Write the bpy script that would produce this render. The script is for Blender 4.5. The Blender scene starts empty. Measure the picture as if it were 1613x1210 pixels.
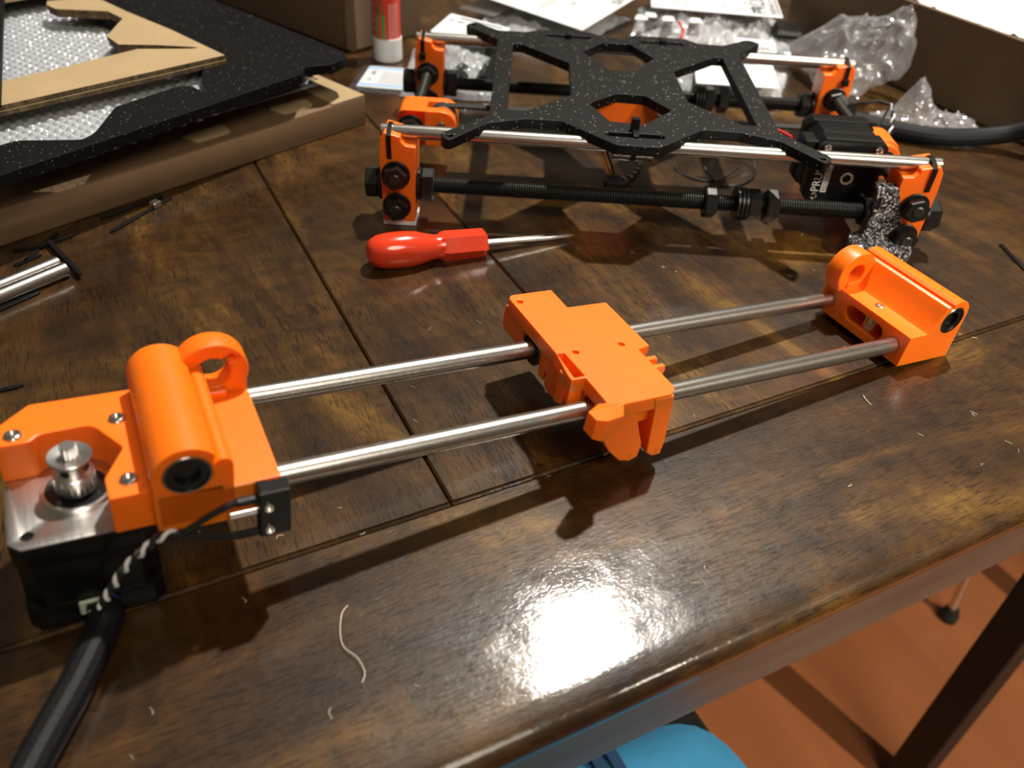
import bpy, bmesh, math, random
from mathutils import Vector, Matrix, noise

random.seed(7)
SC = 0.001            # everything is measured in millimetres
H = 740.0             # table height; the table top is z = 0 in the millimetre frame
scene = bpy.context.scene
COL = scene.collection


def W(x, y, z=0.0):
    return Vector((x * SC, y * SC, (z + H) * SC))


# ------------------------------------------------------------------ camera
cam_data = bpy.data.cameras.new('camera')
cam = bpy.data.objects.new('camera', cam_data)
COL.objects.link(cam)
cam_data.sensor_fit = 'HORIZONTAL'
cam_data.sensor_width = 36.0
cam_data.lens = 29.115
cam_data.clip_start = 0.01
cam_data.clip_end = 30.0
RX = Vector((0.894127, -0.444711, 0.052616))
RY = Vector((-0.246222, -0.586356, -0.771726))
RZ = Vector((0.374047, 0.677066, -0.633775))
m = Matrix((RX, -RY, -RZ)).transposed().to_4x4()
m.translation = W(18.17, -230.89, 252.70)
cam.matrix_world = m
cam_data.dof.use_dof = True
cam_data.dof.focus_distance = 0.40
cam_data.dof.aperture_fstop = 9.0
scene.camera = cam

# ------------------------------------------------------------------ world, lights, exposure
scene.view_settings.view_transform = 'Standard'
scene.view_settings.look = 'None'
scene.view_settings.exposure = 0.0
scene.view_settings.gamma = 1.0
scene.view_settings.use_curve_mapping = False
world = bpy.data.worlds.new('room_air')
scene.world = world
world.use_nodes = True
world.node_tree.nodes['Background'].inputs[0].default_value = (1.0, 0.80, 0.58, 1)
world.node_tree.nodes['Background'].inputs[1].default_value = 0.115


def area_light(name, loc, size, watts, color, target=None, spread=180):
    d = bpy.data.lights.new(name, 'AREA')
    d.shape = 'DISK'
    d.size = size * SC
    d.energy = watts
    d.color = color
    d.spread = math.radians(spread)
    o = bpy.data.objects.new(name, d)
    COL.objects.link(o)
    o.location = W(*loc)
    if target is not None:
        o.rotation_euler = (W(*target) - o.location).to_track_quat('-Z', 'Y').to_euler()
    return o


area_light('ceiling_downlight', (815, 505, 1700), 70, 56, (1.0, 0.94, 0.84), (300, 100, 0))
area_light('front_fill', (250, -1500, 1650), 900, 21, (1.0, 0.90, 0.76), (250, 0, 0))  # soft fill added behind the camera to lift the near faces
sp = bpy.data.lights.new('floor_fill_spot', 'SPOT')  # spot added to light the floor, its cone clear of the table top
sp.energy = 215
sp.color = (1.0, 0.86, 0.70)
sp.spot_size = math.radians(40)
sp.spot_blend = 0.3
sp.shadow_soft_size = 0.014
spo = bpy.data.objects.new('floor_fill_spot', sp)
COL.objects.link(spo)
spo.location = W(1110, -1750, 1500)
spo.rotation_euler = (W(800, 60, -740) - spo.location).to_track_quat('-Z', 'Y').to_euler()


# ------------------------------------------------------------------ materials
def newmat(name):
    mt = bpy.data.materials.new(name)
    mt.use_nodes = True
    nt = mt.node_tree
    return mt, nt, nt.nodes, nt.links, nt.nodes['Principled BSDF']


def nd(nodes, kind, **kw):
    n = nodes.new(kind)
    for k, v in kw.items():
        setattr(n, k, v)
    return n


def ramp(nodes, stops):
    r = nodes.new('ShaderNodeValToRGB')
    el = r.color_ramp.elements
    while len(el) < len(stops):
        el.new(0.5)
    for e, (p, c) in zip(el, stops):
        e.position = p
        e.color = c if len(c) == 4 else (*c, 1)
    return r


def coords(nodes, links, scale=(1, 1, 1), loc=(0, 0, 0), rand=False):
    tc = nodes.new('ShaderNodeTexCoord')
    mp = nodes.new('ShaderNodeMapping')
    mp.inputs['Scale'].default_value = scale
    mp.inputs['Location'].default_value = loc
    if rand:
        oi = nodes.new('ShaderNodeObjectInfo')
        ml = nodes.new('ShaderNodeVectorMath')
        ml.operation = 'MULTIPLY_ADD'
        links.new(oi.outputs['Random'], ml.inputs[0])
        ml.inputs[1].default_value = (7.3, 3.1, 1.7)
        links.new(tc.outputs['Object'], ml.inputs[2])
        links.new(ml.outputs[0], mp.inputs['Vector'])
    else:
        links.new(tc.outputs['Object'], mp.inputs['Vector'])
    return mp.outputs['Vector']


def tex_noise(nodes, links, vec, scale, detail=4, rough=0.55, dist=0.0):
    n = nodes.new('ShaderNodeTexNoise')
    n.inputs['Scale'].default_value = scale
    n.inputs['Detail'].default_value = detail
    n.inputs['Roughness'].default_value = rough
    n.inputs['Distortion'].default_value = dist
    links.new(vec, n.inputs['Vector'])
    return n


def bump(nodes, links, height, strength, dist, bsdf, prev=None):
    b = nodes.new('ShaderNodeBump')
    b.inputs['Strength'].default_value = strength
    b.inputs['Distance'].default_value = dist
    links.new(height, b.inputs['Height'])
    if prev is not None:
        links.new(prev, b.inputs['Normal'])
    if bsdf is not None:
        links.new(b.outputs['Normal'], bsdf.inputs['Normal'])
    return b.outputs['Normal']


def simple(name, color, rough=0.5, metal=0.0, var=0.0, scale=200, bmp=0.0, bscale=800, spec=0.5, coat=0.0, stretch=(1, 1, 1), sss=0.0):
    mt, nt, N, L, B = newmat(name)
    B.inputs['Base Color'].default_value = (*color, 1)
    B.inputs['Roughness'].default_value = rough
    B.inputs['Metallic'].default_value = metal
    B.inputs['Specular IOR Level'].default_value = spec
    B.inputs['Coat Weight'].default_value = coat
    if sss:
        B.inputs['Subsurface Weight'].default_value = sss
        B.inputs['Subsurface Radius'].default_value = (0.004, 0.0012, 0.0004)
        B.inputs['Subsurface Scale'].default_value = 1.0
    vec = coords(N, L, stretch)
    n = tex_noise(N, L, vec, scale, 4)
    if var:
        lo = tuple(max(0, c * (1 - var)) for c in color)
        hi = tuple(min(1, c * (1 + var)) for c in color)
        r = ramp(N, [(0.3, lo), (0.7, hi)])
        L.new(n.outputs['Fac'], r.inputs['Fac'])
        L.new(r.outputs['Color'], B.inputs['Base Color'])
    if bmp:
        n2 = tex_noise(N, L, vec, bscale, 3)
        bump(N, L, n2.outputs['Fac'], bmp, 0.0006, B)
    return mt


def printed(name, color, axis):
    """3D-printed plastic: faint layer lines across one axis."""
    mt, nt, N, L, B = newmat(name)
    B.inputs['Roughness'].default_value = 0.38
    B.inputs['Subsurface Weight'].default_value = 0.35
    B.inputs['Subsurface Radius'].default_value = (0.006, 0.0016, 0.0004)
    B.inputs['Subsurface Scale'].default_value = 1.0
    vec = coords(N, L)
    n = tex_noise(N, L, vec, 60, 3)
    r = ramp(N, [(0.3, tuple(c * 0.93 for c in color)), (0.7, color)])
    L.new(n.outputs['Fac'], r.inputs['Fac'])
    L.new(r.outputs['Color'], B.inputs['Base Color'])
    w = nd(N, 'ShaderNodeTexWave', wave_type='BANDS', bands_direction=axis)
    w.inputs['Scale'].default_value = 900
    w.inputs['Distortion'].default_value = 0.4
    L.new(vec, w.inputs['Vector'])
    n1 = bump(N, L, w.outputs['Fac'], 0.10, 0.0002, None)
    n2 = tex_noise(N, L, vec, 350, 3)
    bump(N, L, n2.outputs['Fac'], 0.12, 0.0005, B, n1)
    return mt


def speckled(name, color, rough=0.42, amount=0.985, scale=520, spark=0.55, spec=0.22):
    """black powder coat with scattered bright metal flakes"""
    mt, nt, N, L, B = newmat(name)
    vec = coords(N, L)
    v = nd(N, 'ShaderNodeTexVoronoi', feature='F1')
    v.inputs['Scale'].default_value = scale
    L.new(vec, v.inputs['Vector'])
    sep = N.new('ShaderNodeSeparateColor')
    L.new(v.outputs['Color'], sep.inputs[0])
    g = nd(N, 'ShaderNodeMath', operation='GREATER_THAN')
    L.new(sep.outputs[0], g.inputs[0])
    g.inputs[1].default_value = amount
    d = nd(N, 'ShaderNodeMath', operation='LESS_THAN')
    L.new(v.outputs['Distance'], d.inputs[0])
    d.inputs[1].default_value = 0.30
    mu = nd(N, 'ShaderNodeMath', operation='MULTIPLY')
    L.new(g.outputs[0], mu.inputs[0])
    L.new(d.outputs[0], mu.inputs[1])
    mx = nd(N, 'ShaderNodeMix', data_type='RGBA')
    mx.inputs[6].default_value = (*color, 1)
    mx.inputs[7].default_value = (spark, spark, spark * 0.95, 1)
    L.new(mu.outputs[0], mx.inputs[0])
    L.new(mx.outputs[2], B.inputs['Base Color'])
    B.inputs['Roughness'].default_value = rough
    B.inputs['Specular IOR Level'].default_value = spec
    n = tex_noise(N, L, vec, 1400, 2)
    bump(N, L, n.outputs['Fac'], 0.5, 0.0004, B)
    return mt


def glitter(name):
    """dark plastic full of silver flakes that each face their own way"""
    mt, nt, N, L, B = newmat(name)
    vec = coords(N, L)
    v = nd(N, 'ShaderNodeTexVoronoi', feature='F1')
    v.inputs['Scale'].default_value = 1050
    L.new(vec, v.inputs['Vector'])
    sep = N.new('ShaderNodeSeparateColor')
    L.new(v.outputs['Color'], sep.inputs[0])
    r = ramp(N, [(0.0, (0.015, 0.016, 0.02)), (0.55, (0.03, 0.032, 0.038)), (0.72, (0.24, 0.25, 0.27)), (0.95, (0.85, 0.86, 0.88))])
    L.new(sep.outputs[1], r.inputs['Fac'])
    L.new(r.outputs['Color'], B.inputs['Base Color'])
    B.inputs['Roughness'].default_value = 0.33
    B.inputs['Metallic'].default_value = 0.35
    bump(N, L, sep.outputs[0], 0.55, 0.0006, B)
    return mt


def wood(name, along):
    """dark stained hardwood under worn gloss varnish, grain running along x or y"""
    mt, nt, N, L, B = newmat(name)
    st = (0.30, 1, 1) if along == 'x' else (1, 0.30, 1)
    fine = (0.10, 1, 1) if along == 'x' else (1, 0.10, 1)
    v0 = coords(N, L, st, rand=True)
    v1 = coords(N, L, fine, rand=True)
    big = tex_noise(N, L, v0, 20, 7, 0.64, 1.1)
    col = ramp(N, [(0.28, (0.009, 0.0036, 0.0010)), (0.45, (0.031, 0.0130, 0.0028)), (0.57, (0.058, 0.0268, 0.0052)), (0.75, (0.165, 0.086, 0.0130))])
    L.new(big.outputs['Fac'], col.inputs['Fac'])
    # interlocked figure: soft ripples across the grain
    rp = coords(N, L, (1, 0.45, 1) if along == 'x' else (0.45, 1, 1), rand=True)
    rip = tex_noise(N, L, rp, 85, 4, 0.55, 0.6)
    rr = ramp(N, [(0.3, (0.55, 0.55, 0.55)), (0.7, (1.45, 1.45, 1.45))])
    L.new(rip.outputs['Fac'], rr.inputs['Fac'])
    m1 = nd(N, 'ShaderNodeMix', data_type='RGBA', blend_type='MULTIPLY')
    m1.inputs[0].default_value = 0.8
    L.new(col.outputs['Color'], m1.inputs[6])
    L.new(rr.outputs['Color'], m1.inputs[7])
    # pores: short dark dashes along the grain, thicker in some areas than in others
    por = tex_noise(N, L, v1, 1150, 2, 0.5, 0.35)
    pr = ramp(N, [(0.36, (0.18, 0.14, 0.12)), (0.46, (1.06, 1.06, 1.06))])
    L.new(por.outputs['Fac'], pr.inputs['Fac'])
    pm = tex_noise(N, L, coords(N, L, rand=True), 18, 3)
    pmr = ramp(N, [(0.38, (0.15, 0.15, 0.15)), (0.62, (0.85, 0.85, 0.85))])
    L.new(pm.outputs['Fac'], pmr.inputs['Fac'])
    m2 = nd(N, 'ShaderNodeMix', data_type='RGBA', blend_type='MULTIPLY')
    L.new(pmr.outputs['Color'], m2.inputs[0])
    L.new(m1.outputs[2], m2.inputs[6])
    L.new(pr.outputs['Color'], m2.inputs[7])
    L.new(m2.outputs[2], B.inputs['Base Color'])
    B.inputs['Roughness'].default_value = 0.42
    B.inputs['Specular IOR Level'].default_value = 0.22
    B.inputs['Coat Weight'].default_value = 0.9
    rg = tex_noise(N, L, coords(N, L, rand=True), 55, 5, 0.6)
    rgr = ramp(N, [(0.35, (0.08, 0.08, 0.08)), (0.7, (0.155, 0.155, 0.155))])
    L.new(rg.outputs['Fac'], rgr.inputs['Fac'])
    L.new(rgr.outputs['Color'], B.inputs['Coat Roughness'])
    un = tex_noise(N, L, coords(N, L, rand=True), 60, 3, 0.5)
    n1 = bump(N, L, un.outputs['Fac'], 0.10, 0.0022, None)
    pe = tex_noise(N, L, v1 if False else coords(N, L, (0.5, 1, 1) if along == 'x' else (1, 0.5, 1), rand=True), 1100, 3, 0.6)
    n2 = bump(N, L, pe.outputs['Fac'], 0.15, 0.0004, None, n1)
    L.new(n2, B.inputs['Coat Normal'])
    bump(N, L, pr.outputs['Color'], 0.25, 0.0004, B, n2)
    return mt


def film(name, tint, milk_sheen=0.10, gloss_rough=0.13, clear=0.93):
    """thin clear plastic film: mostly lets light through, shiny at folds, a little milky, with room sheen painted into that white"""
    mt, nt, N, L, B = newmat(name)
    N.remove(B)
    out = N['Material Output']
    tr = N.new('ShaderNodeBsdfTransparent')
    tr.inputs['Color'].default_value = (clear * tint[0], clear * tint[1], clear * tint[2], 1)
    gl = N.new('ShaderNodeBsdfGlossy')
    gl.inputs['Roughness'].default_value = gloss_rough
    gl.inputs['Color'].default_value = (1, 1, 1, 1)
    df = N.new('ShaderNodeBsdfDiffuse')
    df.inputs['Color'].default_value = (0.84, 0.86, 0.90, 1)
    lw = N.new('ShaderNodeLayerWeight')
    lw.inputs['Blend'].default_value = 0.16
    vec = coords(N, L)
    wp = tex_noise(N, L, vec, 45, 3, 0.5)
    wa = nd(N, 'ShaderNodeVectorMath', operation='MULTIPLY_ADD')
    L.new(wp.outputs['Color'], wa.inputs[0])
    wa.inputs[1].default_value = (0.03, 0.03, 0.03)
    L.new(vec, wa.inputs[2])
    n = nd(N, 'ShaderNodeTexVoronoi', feature='F1')
    n.inputs['Scale'].default_value = 75
    L.new(wa.outputs[0], n.inputs['Vector'])
    bp_ = N.new('ShaderNodeBump')
    bp_.inputs['Strength'].default_value = 0.45
    bp_.inputs['Distance'].default_value = 0.004
    L.new(n.outputs['Distance'], bp_.inputs['Height'])
    L.new(bp_.outputs['Normal'], gl.inputs['Normal'])
    L.new(bp_.outputs['Normal'], lw.inputs['Normal'])
    mk = N.new('ShaderNodeMixShader')
    mk.inputs[0].default_value = milk_sheen  # milky white also stands in for the room's sheen on the film
    L.new(tr.outputs[0], mk.inputs[1])
    L.new(df.outputs[0], mk.inputs[2])
    ml = nd(N, 'ShaderNodeMath', operation='MULTIPLY_ADD')
    L.new(lw.outputs['Fresnel'], ml.inputs[0])
    ml.inputs[1].default_value = 0.8
    ml.inputs[2].default_value = 0.07
    ml.use_clamp = True
    mx = N.new('ShaderNodeMixShader')
    L.new(ml.outputs[0], mx.inputs[0])
    L.new(mk.outputs[0], mx.inputs[1])
    L.new(gl.outputs[0], mx.inputs[2])
    L.new(mx.outputs[0], out.inputs['Surface'])
    return mt


ORANGE = (0.96, 0.178, 0.0045)
M = {}
M['orange_y'] = printed('orange_print_lying', ORANGE, 'Y')
M['orange_z'] = printed('orange_print_upright', (0.92, 0.165, 0.008), 'Z')
M['steel_rod'] = simple('ground_steel', (0.51, 0.485, 0.45), 0.30, 1.0, 0.10, 500, 0.05, 1500)
M['chrome'] = simple('bright_steel', (0.72, 0.70, 0.67), 0.18, 1.0)
M['dark_chrome'] = simple('dark_bearing_steel', (0.22, 0.21, 0.20), 0.22, 1.0)
M['alu'] = simple('turned_aluminium', (0.70, 0.69, 0.68), 0.30, 1.0, 0.05, 300, 0.05, 900)
M['brushed'] = simple('brushed_motor_face', (0.62, 0.60, 0.58), 0.34, 1.0, 0.06, 200, 0.15, 600, stretch=(1, 0.05, 1))
M['black_motor'] = simple('black_motor_paint', (0.004, 0.004, 0.004), 0.34, 0.0, 0, 200, 0.08, 900, 0.3)
M['black_steel'] = simple('black_oxide_steel', (0.020, 0.019, 0.018), 0.34, 0.5, 0.2, 300, 0.06, 700)
M['black_thread'] = simple('black_threaded_rod', (0.022, 0.020, 0.018), 0.40, 0.5, 0.2, 300)
M['olive_rod'] = simple('dark_olive_steel', (0.035, 0.036, 0.028), 0.36, 0.5, 0.2, 300)
M['black_plastic'] = simple('black_plastic', (0.006, 0.006, 0.006), 0.32, 0.0, 0, 200, 0.06, 500, 0.35)
M['black_rubber'] = simple('black_rubber', (0.012, 0.012, 0.012), 0.62, 0, 0, 200, 0.15, 900)
M['sleeve'] = simple('braided_black_sleeve', (0.0055, 0.006, 0.0068), 0.5, 0, 0.2, 600, 0.5, 1300, 0.2)
M['powder'] = speckled('black_powder_coat', (0.0050, 0.0050, 0.0048), 0.5, 0.958, 1050)
M['powder_frame'] = speckled('black_frame_coat', (0.0055, 0.0055, 0.0055), 0.55, 0.975, 1300, 0.45, 0.10)
M['glitter'] = glitter('glitter_black_plastic')
M['white_plastic'] = simple('white_plastic', (0.72, 0.72, 0.70), 0.4, 0, 0.04, 100)
M['felt'] = simple('white_felt', (0.75, 0.73, 0.70), 0.9, 0, 0.06, 400, 0.3, 900)
M['white_wire'] = simple('white_wire', (0.75, 0.74, 0.72), 0.4)
M['black_wire'] = simple('black_wire', (0.012, 0.012, 0.012), 0.38)
M['red_wire'] = simple('red_wire', (0.55, 0.02, 0.02), 0.4)
M['blue_wire'] = simple('blue_wire', (0.02, 0.05, 0.50), 0.4)
M['yellow_wire'] = simple('yellow_wire', (0.65, 0.45, 0.05), 0.4)
M['pale_plug'] = simple('pale_green_plug', (0.42, 0.48, 0.38), 0.5)
M['card'] = simple('corrugated_card', (0.37, 0.262, 0.138), 0.85, 0, 0.06, 40, 0.10, 500)
M['card_edge'] = simple('corrugated_cut_edge', (0.11, 0.072, 0.035), 0.9, 0, 0.75, 330, stretch=(1, 1, 0.4))
M['kraft'] = simple('kraft_box_card', (0.165, 0.098, 0.050), 0.5, 0, 0.08, 30, 0.08, 400)
M['kraft_dark'] = simple('brown_box_card', (0.135, 0.083, 0.044), 0.75, 0, 0.08, 25, 0.08, 400)
M['kraft_tape'] = simple('pale_card_fold', (0.20, 0.132, 0.078), 0.6, 0, 0.05, 30)
M['paper'] = simple('white_paper', (0.62, 0.63, 0.645), 0.7, 0, 0.02, 40)
M['foam'] = simple('white_packing_foam', (0.60, 0.60, 0.60), 0.75, 0, 0.16, 110, 0.5, 160, stretch=(1, 0.25, 1))
M['ink'] = simple('black_ink', (0.03, 0.03, 0.035), 0.6)
M['grey_ink'] = simple('grey_ink', (0.30, 0.31, 0.34), 0.6)
M['motor_print'] = simple('pale_motor_print', (0.55, 0.55, 0.52), 0.5)
M['red_handle'] = simple('glossy_red_plastic', (0.68, 0.046, 0.014), 0.17, 0, 0.05, 60, 0.04, 120, coat=0.5)
M['glue_red'] = simple('red_tube_print', (0.70, 0.045, 0.025), 0.35)
M['glue_green'] = simple('green_tube_print', (0.04, 0.30, 0.08), 0.4)
M['glue_darkgreen'] = simple('dark_green_print', (0.02, 0.14, 0.04), 0.4)
M['glue_yellow'] = simple('yellow_tube_print', (0.70, 0.50, 0.04), 0.4)
M['flag_blue'] = simple('navy_print', (0.02, 0.04, 0.20), 0.4)
M['pale_pink'] = simple('pale_script_print', (0.80, 0.55, 0.48), 0.4)
M['sachet_blue'] = simple('pale_blue_print', (0.30, 0.48, 0.68), 0.5)
M['floor'] = simple('red_brown_floor_boards', (0.36, 0.125, 0.045), 0.42, 0, 0.16, 9, 0.05, 300, stretch=(1, 0.12, 1))
M['chair_wood'] = simple('dark_chair_wood', (0.009, 0.005, 0.004), 0.6, 0, 0.2, 40)
M['blue_cloth'] = simple('blue_printed_cloth', (0.055, 0.33, 0.62), 0.85, 0, 0.18, 14, 0.25, 700)
M['teal_cloth'] = simple('teal_hem', (0.05, 0.32, 0.36), 0.85)
M['navy_cloth'] = simple('navy_print_on_cloth', (0.015, 0.06, 0.14), 0.85)
M['wood_x'] = wood('varnished_wood_front', 'x')
M['wood_y'] = wood('varnished_wood_plank', 'y')
M['apron'] = simple('worn_grey_apron', (0.075, 0.064, 0.056), 0.33, 0, 0.3, 60, 0.2, 500, stretch=(0.2, 1, 1))
M['wrap_back'] = simple('pale_grey_film_layer', (0.20, 0.215, 0.23), 0.4)
M['void'] = simple('slot_shade_black', (0.002, 0.002, 0.002), 0.95, spec=0.0)  # near-black that stands for the shade inside the bed slots
M['film'] = film('clear_plastic_film', (0.97, 0.98, 1.0), 0.17)
M['film_thin'] = film('thin_clear_film', (0.98, 0.98, 1.0), 0.03, 0.04)
M['film_milky_sheen'] = film('milky_sheen_film', (0.97, 0.98, 1.0), 0.40)
M['film_dark'] = film('grey_plastic_film', (0.80, 0.81, 0.84), 0.10, 0.05)
M['bubble'] = film('bubble_wrap_film', (0.80, 0.83, 0.87), 0.38, 0.07)
M['lint'] = simple('pale_plastic_whisker', (0.75, 0.66, 0.50), 0.35)


# ------------------------------------------------------------------ mesh building
def rounded(pts, r, n=3):
    """round the corners of a polygon; r is one radius or one per corner"""
    out = []
    k = len(pts)
    for i in range(k):
        p = Vector(pts[i]); a = Vector(pts[i - 1]); b = Vector(pts[(i + 1) % k])
        ri = r[i] if isinstance(r, (list, tuple)) else r
        da, db = (a - p), (b - p)
        t = min(ri, da.length * 0.45, db.length * 0.45)
        if t < 1e-3:
            out.append((p.x, p.y)); continue
        p0 = p + da.normalized() * t
        p1 = p + db.normalized() * t
        for j in range(n + 1):
            f = j / n
            q = p0 * (1 - f) ** 2 + p * 2 * f * (1 - f) + p1 * f * f
            out.append((q.x, q.y))
    return out


def circle(cx, cy, r, n=20, a0=0.0, a1=2 * math.pi):
    full = abs(a1 - a0 - 2 * math.pi) < 1e-6
    k = n if full else n + 1
    return [(cx + r * math.cos(a0 + (a1 - a0) * i / n), cy + r * math.sin(a0 + (a1 - a0) * i / n)) for i in range(k)]


def capsule(cx, cy, dx, dy, r, n=8):
    """slot outline from centre, half vector (dx,dy) and radius"""
    a = math.atan2(dy, dx)
    return circle(cx + dx, cy + dy, r, n, a - math.pi / 2, a + math.pi / 2) + circle(cx - dx, cy - dy, r, n, a + math.pi / 2, a + 3 * math.pi / 2)


def curve_plate(loops, h, bevel, res=1):
    cu = bpy.data.curves.new('tmp', 'CURVE')
    cu.dimensions = '2D'
    cu.fill_mode = 'BOTH'
    cu.extrude = max(h / 2 - bevel, 1e-4)
    cu.bevel_depth = bevel
    cu.bevel_resolution = res
    cu.offset = -bevel
    for lp in loops:
        sp_ = cu.splines.new('POLY')
        sp_.points.add(len(lp) - 1)
        for i, p in enumerate(lp):
            sp_.points[i].co = (p[0], p[1], 0, 1)
        sp_.use_cyclic_u = True
    return curve_to_mesh(cu)


def curve_to_mesh(cu):
    o = bpy.data.objects.new('tmp', cu)
    COL.objects.link(o)
    dg = bpy.context.evaluated_depsgraph_get()
    dg.update()
    me = bpy.data.meshes.new_from_object(o.evaluated_get(dg))
    bpy.data.objects.remove(o)
    bpy.data.curves.remove(cu)
    return me


class MB:
    """collects shapes in millimetres, builds ONE mesh object"""

    def __init__(self, xf=None):
        self.bm = bmesh.new()
        self.xf = xf or Matrix.Identity(4)

    def _add_mesh(self, me, mat):
        me.transform(mat)
        self.bm.from_mesh(me)
        bpy.data.meshes.remove(me)

    def plate(self, loops, axis, d0, d1, bevel=0.4, res=1):
        if loops and not isinstance(loops[0][0], (list, tuple)):
            loops = [loops]
        me = curve_plate(loops, abs(d1 - d0), min(bevel, abs(d1 - d0) * 0.45), res)
        c = (d0 + d1) / 2
        if axis == 'z':
            mt = Matrix(((1, 0, 0, 0), (0, 1, 0, 0), (0, 0, 1, c), (0, 0, 0, 1)))
        elif axis == 'y':
            mt = Matrix(((1, 0, 0, 0), (0, 0, 1, c), (0, 1, 0, 0), (0, 0, 0, 1)))
        else:
            mt = Matrix(((0, 0, 1, c), (1, 0, 0, 0), (0, 1, 0, 0), (0, 0, 0, 1)))
        self._add_mesh(me, mt)
        return self

    def prism(self, poly, axis, d0, d1):
        """plain prism of a simple polygon (n-gon caps)"""
        def P(p, d):
            return {'z': (p[0], p[1], d), 'y': (p[0], d, p[1]), 'x': (d, p[0], p[1])}[axis]
        a = [self.bm.verts.new(P(p, d0)) for p in poly]
        b = [self.bm.verts.new(P(p, d1)) for p in poly]
        k = len(poly)
        self.bm.faces.new(a[::-1])
        self.bm.faces.new(b)
        for i in range(k):
            self.bm.faces.new((a[i], a[(i + 1) % k], b[(i + 1) % k], b[i]))
        return self

    def box(self, x0, x1, y0, y1, z0, z1, bevel=0.0, seg=1):
        g = bmesh.ops.create_cube(self.bm, size=1.0)
        vs = g['verts']
        mt = Matrix.Translation(((x0 + x1) / 2, (y0 + y1) / 2, (z0 + z1) / 2)) @ Matrix.Diagonal((abs(x1 - x0), abs(y1 - y0), abs(z1 - z0), 1))
        bmesh.ops.transform(self.bm, matrix=mt, verts=vs)
        if bevel > 0:
            es = list({e for v in vs for e in v.link_edges})
            bmesh.ops.bevel(self.bm, geom=es, offset=bevel, segments=seg, affect='EDGES', profile=0.5)
        return self

    def lathe(self, prof, p0, axis, n=20, closed_caps=True):
        """profile [(distance along axis, radius)] turned about axis from p0"""
        p0 = Vector(p0); ax = Vector(axis).normalized()
        up = Vector((0, 0, 1)) if abs(ax.z) < 0.9 else Vector((1, 0, 0))
        e1 = ax.cross(up).normalized(); e2 = ax.cross(e1)
        rings = []
        for d, r in prof:
            if r < 1e-5:
                rings.append([self.bm.verts.new(p0 + ax * d)])
            else:
                rings.append([self.bm.verts.new(p0 + ax * d + e1 * (r * math.cos(2 * math.pi * i / n)) + e2 * (r * math.sin(2 * math.pi * i / n))) for i in range(n)])
        for a, b in zip(rings, rings[1:]):
            for i in range(n):
                j = (i + 1) % n
                if len(a) == 1 and len(b) == 1:
                    continue
                if len(a) == 1:
                    self.bm.faces.new((a[0], b[j], b[i]))
                elif len(b) == 1:
                    self.bm.faces.new((a[i], a[j], b[0]))
                else:
                    self.bm.faces.new((a[i], a[j], b[j], b[i]))
        if closed_caps:
            if len(rings[0]) > 1:
                self.bm.faces.new(rings[0][::-1])
            if len(rings[-1]) > 1:
                self.bm.faces.new(rings[-1])
        return self

    def cyl(self, p0, p1, r, n=20, bev=0.0):
        d = Vector(p1) - Vector(p0)
        Lh = d.length
        prof = [(0, r), (Lh, r)] if bev <= 0 else [(0, r - bev), (bev, r), (Lh - bev, r), (Lh, r - bev)]
        return self.lathe(prof, p0, d, n)

    def tube(self, pts, r, n=10, smooth=6):
        pts = [Vector(p) for p in pts]
        if smooth and len(pts) > 2:
            out = []
            for i in range(len(pts) - 1):
                a = pts[max(i - 1, 0)]; b = pts[i]; c = pts[i + 1]; d = pts[min(i + 2, len(pts) - 1)]
                for j in range(smooth):
                    t = j / smooth
                    out.append(0.5 * ((2 * b) + (c - a) * t + (2 * a - 5 * b + 4 * c - d) * t * t + (3 * b - a - 3 * c + d) * t ** 3))
            out.append(pts[-1])
            pts = out
        rings = []
        prev = None
        for i, p in enumerate(pts):
            t = (pts[min(i + 1, len(pts) - 1)] - pts[max(i - 1, 0)]).normalized()
            if prev is None:
                up = Vector((0, 0, 1)) if abs(t.z) < 0.9 else Vector((1, 0, 0))
                e1 = t.cross(up).normalized()
            else:
                e1 = (prev - t * prev.dot(t)).normalized()
            prev = e1
            e2 = t.cross(e1)
            rr = r(i / (len(pts) - 1)) if callable(r) else r
            rings.append([self.bm.verts.new(p + e1 * rr * math.cos(2 * math.pi * k / n) + e2 * rr * math.sin(2 * math.pi * k / n)) for k in range(n)])
        for a, b in zip(rings, rings[1:]):
            for k in range(n):
                self.bm.faces.new((a[k], a[(k + 1) % n], b[(k + 1) % n], b[k]))
        self.bm.faces.new(rings[0][::-1])
        self.bm.faces.new(rings[-1])
        return self

    def hull(self, pts):
        vs = [self.bm.verts.new(p) for p in pts]
        r = bmesh.ops.convex_hull(self.bm, input=vs)
        junk = [v for v in r['geom_interior'] if isinstance(v, bmesh.types.BMVert)]
        if junk:
            bmesh.ops.delete(self.bm, geom=junk, context='VERTS')
        return self

    def text(self, s, size, origin, xdir, ydir, depth=0.12, align='LEFT', space=1.0, xscale=1.0, bold=0.0):
        cu = bpy.data.curves.new('tmp', 'FONT')
        cu.body = s
        cu.size = size
        cu.extrude = depth / 2
        cu.align_x = align
        cu.space_character = space
        cu.resolution_u = 2
        cu.offset = bold * size
        me = curve_to_mesh(cu)
        x = Vector(xdir).normalized(); y = Vector(ydir).normalized(); z = x.cross(y)
        mt = Matrix((x, y, z)).transposed().to_4x4()
        mt.translation = Vector(origin)
        mt = mt @ Matrix.Diagonal((xscale, 1, 1, 1))
        self._add_mesh(me, mt)
        return self

    def quad_grid(self, f, nu, nv):
        vs = [[self.bm.verts.new(f(i / nu, j / nv)) for j in range(nv + 1)] for i in range(nu + 1)]
        for i in range(nu):
            for j in range(nv):
                self.bm.faces.new((vs[i][j], vs[i + 1][j], vs[i + 1][j + 1], vs[i][j + 1]))
        return self

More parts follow.
